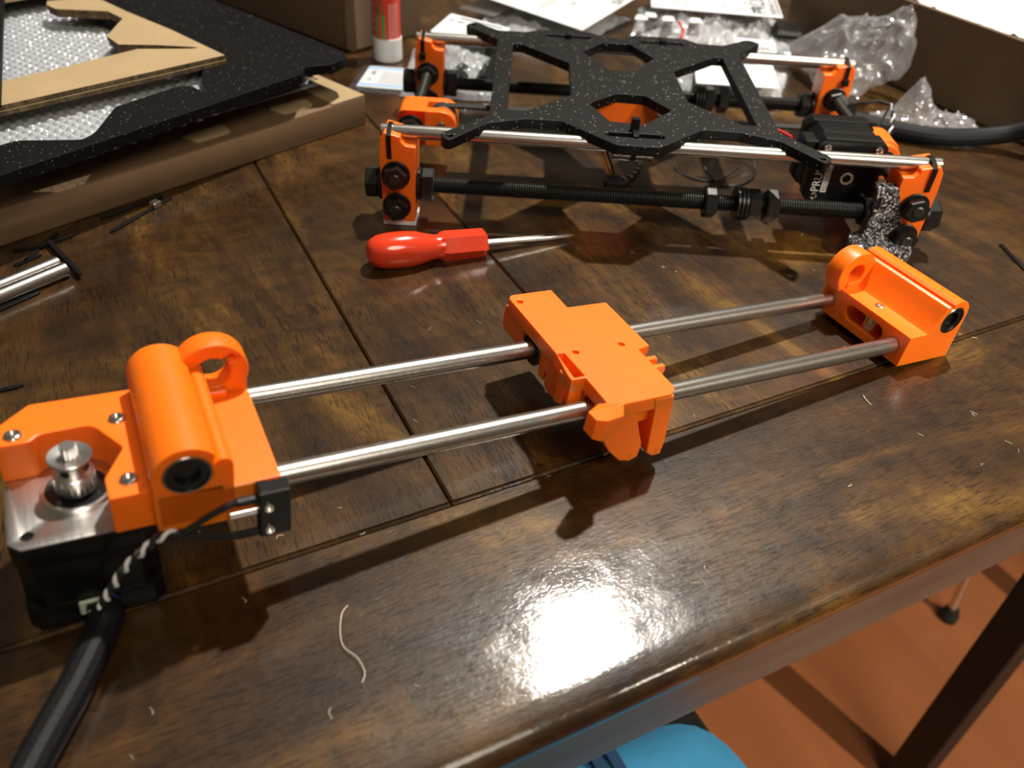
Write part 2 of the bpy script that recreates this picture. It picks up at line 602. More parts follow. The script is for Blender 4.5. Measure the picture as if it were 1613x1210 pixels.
    def mesh(self, name, angle=24, smooth=True, recalc=True):
        bm = self.bm
        bmesh.ops.remove_doubles(bm, verts=bm.verts[:], dist=0.004)
        bmesh.ops.transform(bm, matrix=self.xf @ Matrix.Diagonal((SC, SC, SC, 1)), verts=bm.verts[:])
        if recalc:
            bmesh.ops.recalc_face_normals(bm, faces=bm.faces[:])
        me = bpy.data.meshes.new(name)
        bm.to_mesh(me)
        bm.free()
        if smooth:
            me.polygons.foreach_set('use_smooth', [True] * len(me.polygons))
            me.set_sharp_from_angle(angle=math.radians(angle))
        return me

    def obj(self, name, mat, parent=None, angle=24, smooth=True, label=None, recalc=True):
        o = bpy.data.objects.new(name, self.mesh(name, angle, smooth, recalc))
        COL.objects.link(o)
        o.data.materials.append(M[mat] if isinstance(mat, str) else mat)
        if parent is not None:
            o.parent = parent
        if label:
            o['label'] = label
        return o


def thing(name, label, cat, loc, rot=(0, 0, 0), group=None):
    o = bpy.data.objects.new(name, None)
    o.empty_display_size = 0.02
    COL.objects.link(o)
    o.location = W(*loc)
    o.rotation_euler = rot
    o['label'] = label
    o['category'] = cat
    if group:
        o['group'] = group
    return o


def tag(o, label, cat, group=None, kind=None):
    o['label'] = label
    o['category'] = cat
    if group:
        o['group'] = group
    if kind:
        o['kind'] = kind
    return o


def cut(o, cutters):
    """subtract cutter objects from o, keeping one clean mesh"""
    for c in cutters:
        md = o.modifiers.new('cut', 'BOOLEAN')
        md.operation = 'DIFFERENCE'
        md.solver = 'EXACT'
        md.object = c
    bpy.context.view_layer.update()
    dg = bpy.context.evaluated_depsgraph_get()
    dg.update()
    me = bpy.data.meshes.new_from_object(o.evaluated_get(dg))
    old = o.data
    o.modifiers.clear()
    o.data = me
    bpy.data.meshes.remove(old)
    for c in cutters:
        bpy.data.objects.remove(c)
    me.polygons.foreach_set('use_smooth', [True] * len(me.polygons))
    me.set_sharp_from_angle(angle=math.radians(32))
    return o


def thread_profile(length, r_out, r_in, pitch):
    pr = [(0, r_in * 0.8), (0.6, r_in)]
    d = 0.8
    while d + pitch < length - 0.6:
        pr += [(d, r_in), (d + pitch * 0.42, r_out), (d + pitch * 0.58, r_out)]
        d += pitch
    pr += [(length - 0.6, r_in), (length, r_in * 0.8)]
    return pr


def hexagon(cx, cy, af, rot=0.0):
    r = af / math.sqrt(3)
    return [(cx + r * math.cos(rot + math.pi / 3 * i), cy + r * math.sin(rot + math.pi / 3 * i)) for i in range(6)]


# ------------------------------------------------------------------ setting
fl = MB().box(-2500, 3500, -3000, 3000, -20, 0).obj('floor', 'floor')
fl.location = W(0, 0, -740)
fl['kind'] = 'structure'

# ------------------------------------------------------------------ the table
table = thing('dining_table', 'dark varnished wooden table that carries everything', 'table', (300, 350, -740))


def tb():
    return MB(Matrix.Translation((-300 * SC, -350 * SC, 740 * SC)))


TX0, TX1, TY1 = -700, 1300, 900
prof = []
for i in range(15):                          # front board: slightly crowned towards its rounded edge
    t = i / 14
    y = -21.9 - t * 92.1
    prof.append((y, -4.3e-4 * max(0, -y - 24) ** 2))
zr = prof[-1][1]
prof += [(-117.5, zr - 1.2), (-119.8, zr - 3.4), (-121.2, zr - 6.6), (-121.2, zr - 10.5), (-119.6, zr - 13.4), (-117, zr - 15)]
prof += [(-21.2, zr - 15), (-21.3, -1.0)]
b = tb()
b.prism(prof, 'x', TX0, TX1)
b.obj('front_board', 'wood_x', table, angle=40)
edges = [TX0, -480, -190, 110.5, 209.5, 690, 990, TX1]
for x0, x1 in zip(edges, edges[1:]):
    g = 0.35
    pr = [(x0 + g, -18), (x0 + g, -1.2), (x0 + g + 0.9, 0), (x1 - g - 0.9, 0), (x1 - g, -1.2), (x1 - g, -18)]
    p = tb()
    p.prism(pr, 'y', -20.2, TY1)
    # ease the end that meets the front board
    for v in p.bm.verts:
        if abs(v.co.y + 20.2) < 0.01 and v.co.z > -0.5:
            v.co.z -= 1.1
    nb = tb()
    nb.prism(pr, 'y', -18.6, TY1)
    pts = [(x0 + g, -20.2, -18), (x1 - g, -20.2, -18), (x1 - g, -18.6, -18), (x0 + g, -18.6, -18),
           (x0 + g, -20.2, -1.2), (x1 - g, -20.2, -1.2), (x0 + g + 0.9, -19.4, 0), (x1 - g - 0.9, -19.4, 0), (x0 + g, -18.6, -1.2), (x1 - g, -18.6, -1.2)]
    nb.hull(pts)
    nb.obj('plank', 'wood_y', table, angle=20)
    p.bm.free()
a = tb().box(TX0 + 60, TX1 - 60, -112, -92, -65, -18, 1.0)
a.obj('apron', 'apron', table)
a = tb().box(TX0 + 60, TX1 - 60, 850, 870, -65, -18, 1.0)
a.obj('apron', 'apron', table)
for x in (TX0 + 40, TX1 - 120):
    for y in (-90, 780):
        tb().hull([(x + dx, y + dy, -18) for dx in (0, 80) for dy in (0, 80)] + [(x + dx, y + dy, -740) for dx in (12, 68) for dy in (12, 68)]).obj('leg', 'wood_y', table)

# ------------------------------------------------------------------ sliding rail assembly lying in front (frame u, v, w)
XR = thing('rail_assembly', 'long orange and steel printer axis with motor at its left end, lying across table front', 'printer part', (0, 0, 0), (0, math.radians(5.908), 0))
QX = Matrix.Translation((10.85 * SC, 30 * SC, 63.5 * SC)) @ Matrix.Diagonal((1, -1, 1, 1))


def q():
    return MB(QX)


def socket_screw(parent, p, ax, r=2.75, h=2.6, name='screw'):
    p = Vector(p); ax = Vector(ax).normalized()
    hex_r = r * 0.5
    b = q() if parent.get('frame') == 'q' else MB()
    b.lathe([(0, r), (h - 0.8, r), (h - 0.25, r * 0.86), (h, r * 0.7), (h, hex_r), (h - 0.9, hex_r), (h - 0.9, 0)], p, ax, 18)
    return b.obj(name, 'chrome', parent)


# --- left bracket
LB = q()
plate_out = [(-53.2, 9.5), (-42.5, -1.2), (-10, -1.2), (-10, 53.2), (-23, 53.2), (-23.2, 43.2), (-16.2, 29.8), (-23.3, 17.2), (-26, 15.3), (-40.5, 15.8), (-42.8, 18.9), (-53.2, 18.9)]
LB.plate(rounded(plate_out, [1, 1, 0, 0, 1, 1, 1.5, 2, 1.5, 2, 2, 0.6]), 'z', -23.5, -8, 0.5)
LB.plate([(-10.4, -23.5), (28.7, -23.5), (28.7, -8.6), (-10.4, -8.6)], 'y', -0.3, 58, 0.5)
tube_out = [(-10.6, -20)] + circle(0, 0, 10.7, 24, math.pi, math.radians(37)) + [(8.5, 6.0), (8.1, 4.2), (8.0, 2.4)] + circle(10.9, 1.3, 3.0, 8, math.radians(155), 0) + [(13.9, -3), (13.6, -8.9), (13.6, -20)]
LB.plate([tube_out, circle(0, 0, 7.6, 26)], 'y', 0.2, 58.3, 0.0)
ring_out = circle(17.2, 0.6, 12.6, 26, math.radians(200), math.radians(-22)) + [(28.7, -9), (5.5, -9)]
notch = circle(17.0, 0.9, 6.3, 22, math.radians(58), math.radians(388)) + [(22.7, 4.2), (25.2, 5.2), (25.6, 7.2), (23.8, 8.2), (20.8, 6.6)]
LB.plate([ring_out, notch], 'y', 0, 9.4, 1.0, 2)
LB.box(13, 21, 9, 12.5, -9, -5.2, 0.6)
LB.plate([(-9.6, -23.6), (20, -23.6), (20, -9), (10.6, -9), (10.2, -7), (-9.6, -7)], 'y', 50, 58.3, 0.3)
left = LB.obj('motor_bracket', 'orange_y', XR, angle=20)
left['frame'] = 'q'


def lm8(parent, c, axis, length, name='bearing'):
    """linear bearing: steel shell, black end seal with a bore"""
    c = Vector(c); ax = Vector(axis)
    b = q() if parent.get('frame') == 'q' or parent is XR else MB()
    b.lathe([(0.8, 6.75), (0, 6.85), (0, 7.3), (0.3, 7.6), (length - 0.3, 7.6), (length, 7.3), (length, 6.85), (length - 0.8, 6.75)], c - ax * length / 2, ax, 28, False)
    o = b.obj(name, 'dark_chrome', parent)
    s = q() if parent.get('frame') == 'q' or parent is XR else MB()
    s.lathe([(2.4, 0), (2.4, 4.0), (0.6, 4.2), (0.6, 6.9), (length - 0.6, 6.9), (length - 0.6, 4.2), (length - 2.4, 4.0), (length - 2.4, 0)], c - ax * length / 2, ax, 26, False)
    if parent.get('category') is not None:
        s.obj('seal', 'black_plastic', o)
    else:
        s.obj('seal', 'black_plastic', parent)
    return o


XR['frame'] = 'q'
for vv in (46.4, 12.2):
    lm8(left, (0, vv, 0), (0, 1, 0), 24)
for uu, vv in ((-47.6, 14.6), (-16.4, 14.6), (-16.4, 46.0)):
    socket_screw(left, (uu, vv, -9.0), (0, 0, 1), 2.9, 2.2)

# --- stepper motor
mo = [(-53.15 + 0.0, 9.1), (-53.15, 9.1)]


def octo(cx, cy, half, ch):
    return [(cx - half, cy - half + ch), (cx - half + ch, cy - half), (cx + half - ch, cy - half), (cx + half, cy - half + ch),
            (cx + half, cy + half - ch), (cx + half - ch, cy + half), (cx - half + ch, cy + half), (cx - half, cy + half - ch)]


MC = (-32, 30.25)
mbody = q()
mbody.plate(octo(*MC, 21.15, 3.6), 'z', -33.0, -24.3, 0.2)
mbody.plate(octo(*MC, 20.7, 5.6), 'z', -53.0, -33.0, 0.05)
mbody.plate(octo(*MC, 21.15, 3.6), 'z', -63.5, -53.0, 0.3)
motor = mbody.obj('stepper_motor', 'black_motor', XR)
motor['label'] = 'black square stepper motor'
motor['frame'] = 'q'
face = q().plate([octo(*MC, 21.1, 3.6), circle(-47.6, 45.8, 2.0, 16)], 'z', -24.3, -23.5, 0.15)
face.obj('face_plate', 'brushed', motor)
q().lathe([(0, 11), (1.8, 11), (2.1, 10.7), (2.1, 9.7), (1.2, 9.5)], (*MC, -23.6), (0, 0, 1), 30, False).obj('face_boss', 'alu', motor)
q().lathe([(0, 9.6), (0, 3.0)], (*MC, -22.2), (0, 0, 1), 24, False).obj('shaft_seal', 'black_plastic', motor)
q().lathe([(0.6, 2.0), (0, 1.6), (-0.01, 0)], (-47.6, 45.8, -24.2), (0, 0, 1), 10, False).obj('screw_hole', 'black_motor', motor)
pul = q()
pz = -21.4
pul.lathe([(0, 2.4), (0, 5.2), (0.7, 6.0), (1.4, 6.1)], (*MC, pz), (0, 0, 1), 28, False)
pul.lathe([(6.4, 6.0), (7.0, 5.6), (7.4, 5.0), (13.2, 5.0), (13.4, 6.8), (14.4, 6.8), (14.6, 6.6), (14.4, 5.0), (14.0, 2.6)], (*MC, pz), (0, 0, 1), 30, False)
star = []
for i in range(22):
    for da, rr in ((0.0, 6.4), (0.35, 6.4), (0.5, 5.3), (0.85, 5.3)):
        an = (i + da) * 2 * math.pi / 22
        star.append((MC[0] + rr * math.cos(an), MC[1] + rr * math.sin(an)))
pul.prism(star, 'z', pz + 1.2, pz + 6.6)
pulley = pul.obj('pulley', 'alu', motor)
pulley['label'] = 'silver toothed pulley'
for an in (math.radians(118), math.radians(28)):
    d = Vector((math.cos(an), math.sin(an), 0))
    p = Vector((*MC, pz + 10.2))
    q().lathe([(4.4, 1.5), (5.06, 1.5), (5.06, 0)], p, d, 12, False).obj('screw_hole', 'black_steel', motor)
sh = []
for i in range(30):
    an = i * 2 * math.pi / 30
    rr = 2.5 if i % 3 else 2.25
    sh.append((MC[0] + rr * math.cos(an), MC[1] + rr * math.sin(an)))
q().prism(sh, 'z', -23, pz + 18.6).obj('shaft', 'alu', motor)
plug = q().box(-38, -27, 50.5, 52.2, -59.6, -53.2, 0.4)
plug.obj('cable_plug', 'pale_plug', motor)
q().box(-36, -28.6, 51.5, 55.5, -60, -54.5, 0.5).obj('cable_connector', 'black_plastic', motor)

# --- limit switch with its leads
sw = q().box(20, 30.4, 58.2, 64.3, -29.4, -9.0, 0.35)
sw.box(20.6, 23.4, 58.4, 64.1, -9.2, -8.4, 0.2)
switch = sw.obj('limit_switch', 'black_plastic', XR)
switch['label'] = 'small black limit switch'
switch['frame'] = 'q'
for ww in (-15.6, -25.8):
    socket_screw(switch, (23.0, 63.8, ww), (0, 1, 0), 1.9, 1.7)
q().box(11, 20.4, 61.2, 61.9, -19.9, -17.3, 0.15).obj('terminal', 'chrome', switch)
lead = q().tube([(20.2, 61.5, -13.2), (16, 61.5, -13.2), (11, 61.5, -13.6), (4, 61.5, -16.8), (-3, 61.8, -20.6), (-8, 61.8, -22.4)], lambda t: 1.55 if t < 0.33 else 1.05, 8)
lead.tube([(20.2, 61.5, -28.4), (15, 61.5, -28.6), (9, 61.5, -27.4), (2, 61.5, -24.6), (-4, 61.8, -22.0)], lambda t: 1.45 if t < 0.4 else 1.0, 8)
lead.obj('switch_leads', 'black_wire', switch)
axis_pts = [(-4, 61.8, -21.0), (-9.7, 61.6, -20.4), (-15.9, 61.5, -25.0), (-22.2, 60.5, -32.3), (-25.7, 59.5, -39.1), (-28.7, 58.5, -45.2), (-30.6, 57, -50.6), (-32, 56, -55)]


def spline_pts(pts, sm):
    pts = [Vector(p) for p in pts]
    out = []
    for i in range(len(pts) - 1):
        a = pts[max(i - 1, 0)]; b_ = pts[i]; c = pts[i + 1]; d = pts[min(i + 2, len(pts) - 1)]
        for j in range(sm):
            t = j / sm
            out.append(0.5 * ((2 * b_) + (c - a) * t + (2 * a - 5 * b_ + 4 * c - d) * t * t + (3 * b_ - a - 3 * c + d) * t ** 3))
    out.append(pts[-1])
    return out


def twisted(mk, pts, r, pitch, mats, parent):
    sp_ = spline_pts(pts, 14)
    for k, mt in enumerate(mats):
        out = []
        ph = k * math.pi
        for i, p in enumerate(sp_):
            t = (sp_[min(i + 1, len(sp_) - 1)] - sp_[max(i - 1, 0)]).normalized()
            e1 = t.cross(Vector((0.2, 1, 0.1))).normalized(); e2 = t.cross(e1)
            if i:
                ph += (p - sp_[i - 1]).length / pitch * 2 * math.pi
            out.append(p + (e1 * math.cos(ph) + e2 * math.sin(ph)) * r)
        mk().tube(out, r * (0.78 if mt == 'white_wire' else 1.06), 8, 0).obj('twisted_wire', mt, parent)


twisted(q, axis_pts, 0.95, 8.2, ('white_wire', 'black_wire'), switch)

# --- cable sleeve leaving the motor plug (world millimetres)
XRI = Matrix.Rotation(-math.radians(5.908), 4, 'Y')


def xw():
    return MB(XRI)


xw().tube([(-15.2, -22.5, 9.5), (-17.0, -24.5, 9.0), (-19.8, -28.6, 7.5), (-23.1, -34.8, 6.3), (-31.5, -49.5, 5.8), (-39.6, -62.3, 5.8), (-45.2, -71.7, 5.8), (-54, -88, 5.8), (-62, -102, 5.8)],
          lambda t: 3.0 + 2.7 * min(1, t * 5), 14, 6).obj('cable_sleeve', 'sleeve', XR)
xw().tube([(-15, -22.8, 11.0), (-16.2, -26.5, 11.8), (-18.5, -30.0, 10.6)], 1.1, 8).obj('motor_lead', 'blue_wire', XR)
xw().tube([(-18.5, -23.5, 10.5), (-21.0, -26.0, 10.8), (-21.5, -30.0, 9.0)], 1.0, 8).obj('motor_lead', 'white_wire', XR)
xw().tube([(-16.8, -22.0, 10.5), (-17.0, -25.5, 12.0), (-19.5, -30.0, 9.6)], 1.3, 8).obj('motor_lead', 'black_wire', XR)

# --- two long steel rods
for vv in (6.0, 51.0):
    q().cyl((-8, vv, -15), (372, vv, -15), 4.0, 28, 0.6).obj('smooth_rod', 'steel_rod', XR)

# --- carriage on the rods
CA = q()
deck = [(153.6, -20.7), (175.2, -20.7), (175.2, -5), (196, -4.6), (196, 32), (189.4, 33.2), (189, 61), (185.2, 64.6), (162.4, 64.6), (158, 66), (152, 62), (155, 61.4),
        (155.2, 44.9), (148.6, 44.9), (148.8, 41), (151.6, 26), (151.6, -18.2)]
rr_ = [1.2, 0.3, 0.3, 0.3, 0.3, 0.3, 1, 1.0, 0.3, 0.3, 0.3, 0.5, 0.5, 0.3, 0.5, 1, 1.2]
CA.plate([rounded(deck, rr_), rounded([(151.9, 26.8), (155.2, 26.8), (155.6, 43.6), (150.6, 43.6)], 0.3), circle(155.4, -14.6, 1.5, 14), circle(160.6, 27.6, 1.5, 14), circle(184, 27.6, 1.5, 14)], 'z', -9.6, -3, 0.35)


def arch(cx, cz, r, a0=0, a1=180, n=10):
    return [(cx + r * math.cos(math.radians(a0 + (a1 - a0) * i / n)), cz + r * math.sin(math.radians(a0 + (a1 - a0) * i / n))) for i in range(n + 1)]


side = [(-20.7, -8), (-22.0, -13), (-21.6, -18.8), (-19.5, -20.6), (-7.5, -20.6), (-4.2, -17)] + arch(6, -14.2, 8.6, 190, -10) + [(14.6, -20), (15.5, -22.4), (19.2, -22.4), (19.5, -17.5), (20.8, -17.5), (21.2, -23.0), (23.5, -24.6), (29.6, -24.6), (31.4, -15.5), (34.2, -13), (34.6, -8)]
CA.plate(side, 'x', 152.2, 175.0, 0.4)
side2 = [(-4.6, -8), (-4.8, -20)] + [(-4.2, -17)] + arch(6, -14.2, 8.6, 190, -10) + [(14.6, -20), (19.5, -22), (30, -22), (32, -9), (32, -8)]
CA.plate([(-4.6, -8), (-4.6, -16.5)] + arch(6, -14.2, 8.6, 190, -10) + [(15.2, -22), (31, -22), (32, -8)], 'x', 175.0, 195.6, 0.4)
CA.plate([(35.2, -5), (34.8, -20.2), (36.2, -21), (39.8, -19.4), (41.2, -6)], 'x', 148.9, 152.4, 0.3)
CA.box(155.2, 157.0, 26.5, 44.2, -20, -8)
CA.box(149, 155.6, 42.9, 44.7, -16, -5.5, 0.3)
CA.box(156, 188.8, 32, 43.6, -20, -8)
CA.plate([(43.2, -8), (43.2, -20), (46, -20)] + arch(51.5, -14.5, 6.0, 200, -20) + [(61, -18), (62, -8)], 'x', 156, 188.6, 0.3)
for v0 in (36.2, 42.2):
    CA.plate([(188, -5.4), (196.4, -5.4), (197.2, -7.5), (195.0, -15), (188, -15)], 'y', v0, v0 + 2.4, 0.3)
# corner lug with a sloped face
CA.hull([(143.4, 66.2, -1.6), (151.6, 61.2, -3.2), (162, 63.6, -3.2), (158.2, 69.6, -4.4), (149.4, 71.6, -3.2), (144.6, 70.6, -2.4),
         (142.6, 66.5, -9.5), (151, 61.5, -13.5), (160, 64, -12.2), (157.2, 69.8, -11.0), (148.6, 72.0, -13.0), (144.4, 71.0, -11.5)])
CA.plate([(161.6, -6), (166.8, -8), (170.2, -12), (174, -21.6), (176.6, -27.4), (176.4, -34.6), (172.6, -36.2), (167, -34.4), (160, -27.4), (154.6, -19), (156, -10)], 'y', 53, 65.0, 0.45)
CA.plate([(176.6, -4), (178.2, -10), (181.0, -33.8), (184.4, -36.4), (188.8, -36.4), (189.2, -30), (187.6, -13), (186.2, -4)], 'y', 54, 65.0, 0.45)
CA.box(161.8, 186.2, 55, 60.5, -14, -4)
carr = CA.obj('carriage', 'orange_y', XR, angle=20)
carr['label'] = 'orange carriage on the two rods'
carr['frame'] = 'q'
for uu, vv in ((164.6, 6), (183.2, 6), (172, 51)):
    lm8(carr, (uu, vv, -15), (1, 0, 0), 24)
for uu in (172.6, 186.4):
    q().box(uu - 0.9, uu + 0.9, 64.95, 65.15, -35.0, -32.2).obj('screw_hole', 'orange_y', carr)

# --- right bracket (idler end)
IB = q()
idl = [(338.5, -23.5), (338.5, -6.5), (350.6, -6.2), (352.6, -3.4), (355.6, 5.2), (357.0, 8.3), (358.4, 9.0), (359.4, 8.7), (359.6, 6.6), (360.9, 7.4), (361.2, 9.3), (362.6, 10.5), (366.5, 11.0), (370.8, 9.8), (373.4, 7.0), (374.6, 3.2), (376.2, -23.5)]
IB.plate([idl, circle(365.2, 0.0, 7.62, 26)], 'y', -0.4, 58.2, 0.0)
right = IB.obj('idler_bracket', 'orange_y', XR, angle=20)
right['label'] = 'orange end block with steel idler wheel'
right['frame'] = 'q'
c1 = q().plate(capsule(30.2, -14.8, 8.6, 0, 4.4, 10), 'x', 336, 352, 0.0).obj('cutter', 'orange_y', None)
c1.matrix_world = XR.matrix_basis.copy()
right_world = XR.matrix_basis.copy()
c1.matrix_world = Matrix.Identity(4)
right.parent = None
cut(right, [c1])
right.parent = XR
q().plate([circle(346, 1.6, 12.6, 24, math.radians(200), math.radians(-24)) + [(357, -8), (337, -8)],
           circle(345.6, 1.4, 5.6, 20)], 'y', -0.4, 10.0, 0.9, 2).obj('nut_ring', 'orange_y', right)
q().box(341, 349.5, 8, 11, -7, -2.6, 0.6).obj('rib', 'orange_y', right)
q().lathe([(0, 2), (0, 5.6), (1, 5.8), (1.2, 5.0), (8, 5.0), (8.2, 5.8), (9.2, 5.6), (9.2, 2)], (346.6, 30.4, -19.2), (0, 0, 1), 24, False).obj('idler_wheel', 'chrome', right)
socket_screw(right, (347.4, 29.2, -7.2), (0, 0, 1), 2.6, 1.8)
for vv in (46.4, 12.2):
    lm8(right, (365.2, vv, 0), (0, 1, 0), 24)


# ------------------------------------------------------------------ bed frame assembly standing behind (frame a, b, z)
YR = thing('bed_frame_assembly', 'black carriage plate on steel rods between four orange corner blocks, behind screwdriver', 'printer part', (162.5, 209.7, 0), (0, 0, math.radians(-28.1)))
RB0, RB1, RZ_ = 9.5, 185.0, 56.5
ZU, ZL, ZM = 33.6, 13.6, 23.6


def hex_nut(parent, c, axis, af, h, name='nut', washer=0.0, wt=1.4, mat='black_steel', hole=None):
    """nut from c outward along axis; the washer first"""
    c = Vector(c); ax = Vector(axis).normalized()
    if washer:
        MB().lathe([(0, washer - 0.3), (0.2, washer), (wt - 0.2, washer), (wt, washer - 0.3)], c, ax, 26).obj('washer', mat, parent)
        c = c + ax * wt
    b = MB()
    up = Vector((0, 0, 1)) if abs(ax.z) < 0.9 else Vector((1, 0, 0))
    e1 = ax.cross(up).normalized(); e2 = ax.cross(e1)
    r = af / math.sqrt(3)
    rings = []
    for d, k in ((0, 0.93), (h * 0.14, 1.0), (h * 0.86, 1.0), (h, 0.93), (h, 0.62)):
        rings.append([b.bm.verts.new(c + ax * d + (e1 * math.cos(math.pi / 3 * i + 0.3) + e2 * math.sin(math.pi / 3 * i + 0.3)) * r * k) for i in range(6)])
    for A_, B_ in zip(rings, rings[1:]):
        for i in range(6):
            b.bm.faces.new((A_[i], A_[(i + 1) % 6], B_[(i + 1) % 6], B_[i]))
    b.bm.faces.new(rings[0][::-1]); b.bm.faces.new(rings[-1])
    return b.obj(name, mat, parent, angle=25)


def corner(a0, a1, b0, b1, outer_left):
    """orange corner block: rod saddle on the outer side, lower shelf on the inner side"""
    b = MB()
    w = a1 - a0
    if outer_left:
        pr = [(a0 + 1.2, 3), (a1 - 1.2, 3), (a1, 44), (a1, 51.2), (a1 - 6, 51.6), (a1 - 8.6, 54.0), (a1 - 8.8, 56.8), (a0 + 3.2, 59.2), (a0 + 0.8, 54.5), (a0, 44)]
    else:
        pr = [(a0 + 1.2, 3), (a1 - 1.2, 3), (a1, 44), (a1 - 0.8, 54.5), (a1 - 3.2, 59.2), (a0 + 8.8, 56.8), (a0 + 8.6, 54.0), (a0 + 6, 51.6), (a0, 51.2), (a0, 44)]
        pr = pr
    b.plate(rounded(pr, [0.8, 0.8, 0.8, 0.8, 1.5, 1.0, 0.8, 0.8, 0.8, 0.8]), 'y', b0, b1, 0.5)
    # raised pad round the through rods
    o = b.obj('corner_block', 'orange_z', YR, angle=20)
    MB().box(a0 + 0.8, a1 - 0.8, b0 + 0.2, b1 - 0.2, 0, 3.2, 0.4).obj('foot_pad', 'felt', o)
    return o


corners = {}
for key, a0, a1, b0, b1, left_ in (('fl', 0, 21.5, 0, 20, True), ('fr', 306.5, 329.5, 0, 20, False), ('bl', 0, 21.5, RB1 - 10.5, RB1 + 9.5, True), ('br', 306.5, 329.5, RB1 - 10.5, RB1 + 9.5, False)):
    corners[key] = corner(a0, a1, b0, b1, left_)
for bb in (RB0, RB1):
    MB().cyl((0.0, bb, RZ_), (330.0, bb, RZ_), 4.0, 28, 0.7).obj('smooth_rod', 'steel_rod', YR)
    MB().lathe(thread_profile(352, 5.0, 4.25, 1.5), (-10.5, bb + 0.5, ZM), (1, 0, 0), 16).obj('threaded_rod', 'black_thread', YR)
AM = (9.6, 319.0)
for aa in AM:
    for zz in (ZL, ZU):
        r = MB()
        r.lathe(thread_profile(211, 4.0, 3.6, 1.25), (aa, -8.5, zz), (0, 1, 0), 14)
        r.obj('cross_rod', 'olive_rod', YR)
# nuts on the cross rods: outer and inner side of each corner
for aa in AM:
    for zz in (ZL, ZU):
        hex_nut(YR, (aa, -0.1, zz), (0, -1, 0), 13, 6.2, washer=8.6)
        hex_nut(YR, (aa, 20.1, zz), (0, 1, 0), 13, 6.2, washer=8.6)
        hex_nut(YR, (aa, RB1 - 10.6, zz), (0, -1, 0), 13, 6.2, washer=8.6)
        hex_nut(YR, (aa, RB1 + 9.6, zz), (0, 1, 0), 13, 6.2, washer=8.6)
# nuts on the long threaded rods
for bb in (RB0, RB1):
    hex_nut(YR, (0.0, bb + 0.5, ZM), (-1, 0, 0), 17, 8, washer=10.2, wt=1.8)
    hex_nut(YR, (21.6, bb + 0.5, ZM), (1, 0, 0), 17, 8, washer=10.2, wt=1.8)
    hex_nut(YR, (196.0, bb + 0.5, ZM), (1, 0, 0), 17, 7.6)
    hex_nut(YR, (233.6, bb + 0.5, ZM), (1, 0, 0), 17, 7.6)
    hex_nut(YR, (222.4, bb + 0.5, ZM), (1, 0, 0), 17, 7.6)
    for i, (d, rr) in enumerate(((215.2, 10.4), (217.7, 10.4), (220.2, 10.0))):
        MB().lathe([(0, rr - 0.4), (0.3, rr), (1.7, rr), (2.0, rr - 0.4)], (d, bb + 0.5, ZM), (1, 0, 0), 24).obj('washer', 'black_steel', YR)
    hex_nut(YR, (329.6, bb + 0.5, ZM), (1, 0, 0), 17, 8, washer=10.2, wt=1.8)
hex_nut(YR, (306.4, RB1 + 0.5, ZM), (-1, 0, 0), 17, 8, washer=10.2, wt=1.8)
hex_nut(YR, (303.0, RB0 + 0.5, ZM), (-1, 0, 0), 17, 8, washer=10.2, wt=1.8)


# zip ties that hold the rods on the corners
def zip_loop(pts, wdir, width, name='zip_tie', parent=None, thick=1.1):
    """closed strap following pts, width along wdir"""
    b = MB()
    wd = Vector(wdir).normalized() * width / 2
    P = [Vector(p) for p in pts]
    c = sum(P, Vector()) / len(P)
    inner = [p for p in P]
    outer = [p + (p - c).normalized() * thick for p in P]
    k = len(P)
    vi = [[b.bm.verts.new(p + s * wd) for p in inner] for s in (-1, 1)]
    vo = [[b.bm.verts.new(p + s * wd) for p in outer] for s in (-1, 1)]
    for i in range(k):
        j = (i + 1) % k
        b.bm.faces.new((vo[0][i], vo[0][j], vo[1][j], vo[1][i]))
        b.bm.faces.new((vi[0][i], vi[1][i], vi[1][j], vi[0][j]))
        b.bm.faces.new((vi[0][i], vi[0][j], vo[0][j], vo[0][i]))
        b.bm.faces.new((vi[1][i], vo[1][i], vo[1][j], vi[1][j]))
    return b.obj(name, 'black_plastic', parent or YR, angle=35)


for bb, aa, side_ in ((RB0, 6.2, -1), (RB0, 322.8, -1), (RB1, 6.2, -1), (RB1, 322.8, -1)):
    fb = (-0.2 if bb == RB0 else RB1 - 10.8)
    pts = [(aa, bb + 4.1 * math.cos(math.radians(t)), RZ_ + 4.1 * math.sin(math.radians(t))) for t in range(-10, 121, 20)]
    pts += [(aa, bb - 5.5, 59.4), (aa, fb - 0.2, 57.6), (aa, fb - 0.2, 51), (aa, fb, 44.5), (aa, fb + 4, 43.0), (aa, bb + 5, 44)]
    z = zip_loop(pts, (1, 0, 0), 2.6)
    if bb == RB1:
        MB().box(aa - 2.3, aa + 2.3, fb - 3.6, fb - 0.4, 44.5, 49.6, 0.5).obj('zip_tie_head', 'black_plastic', z)

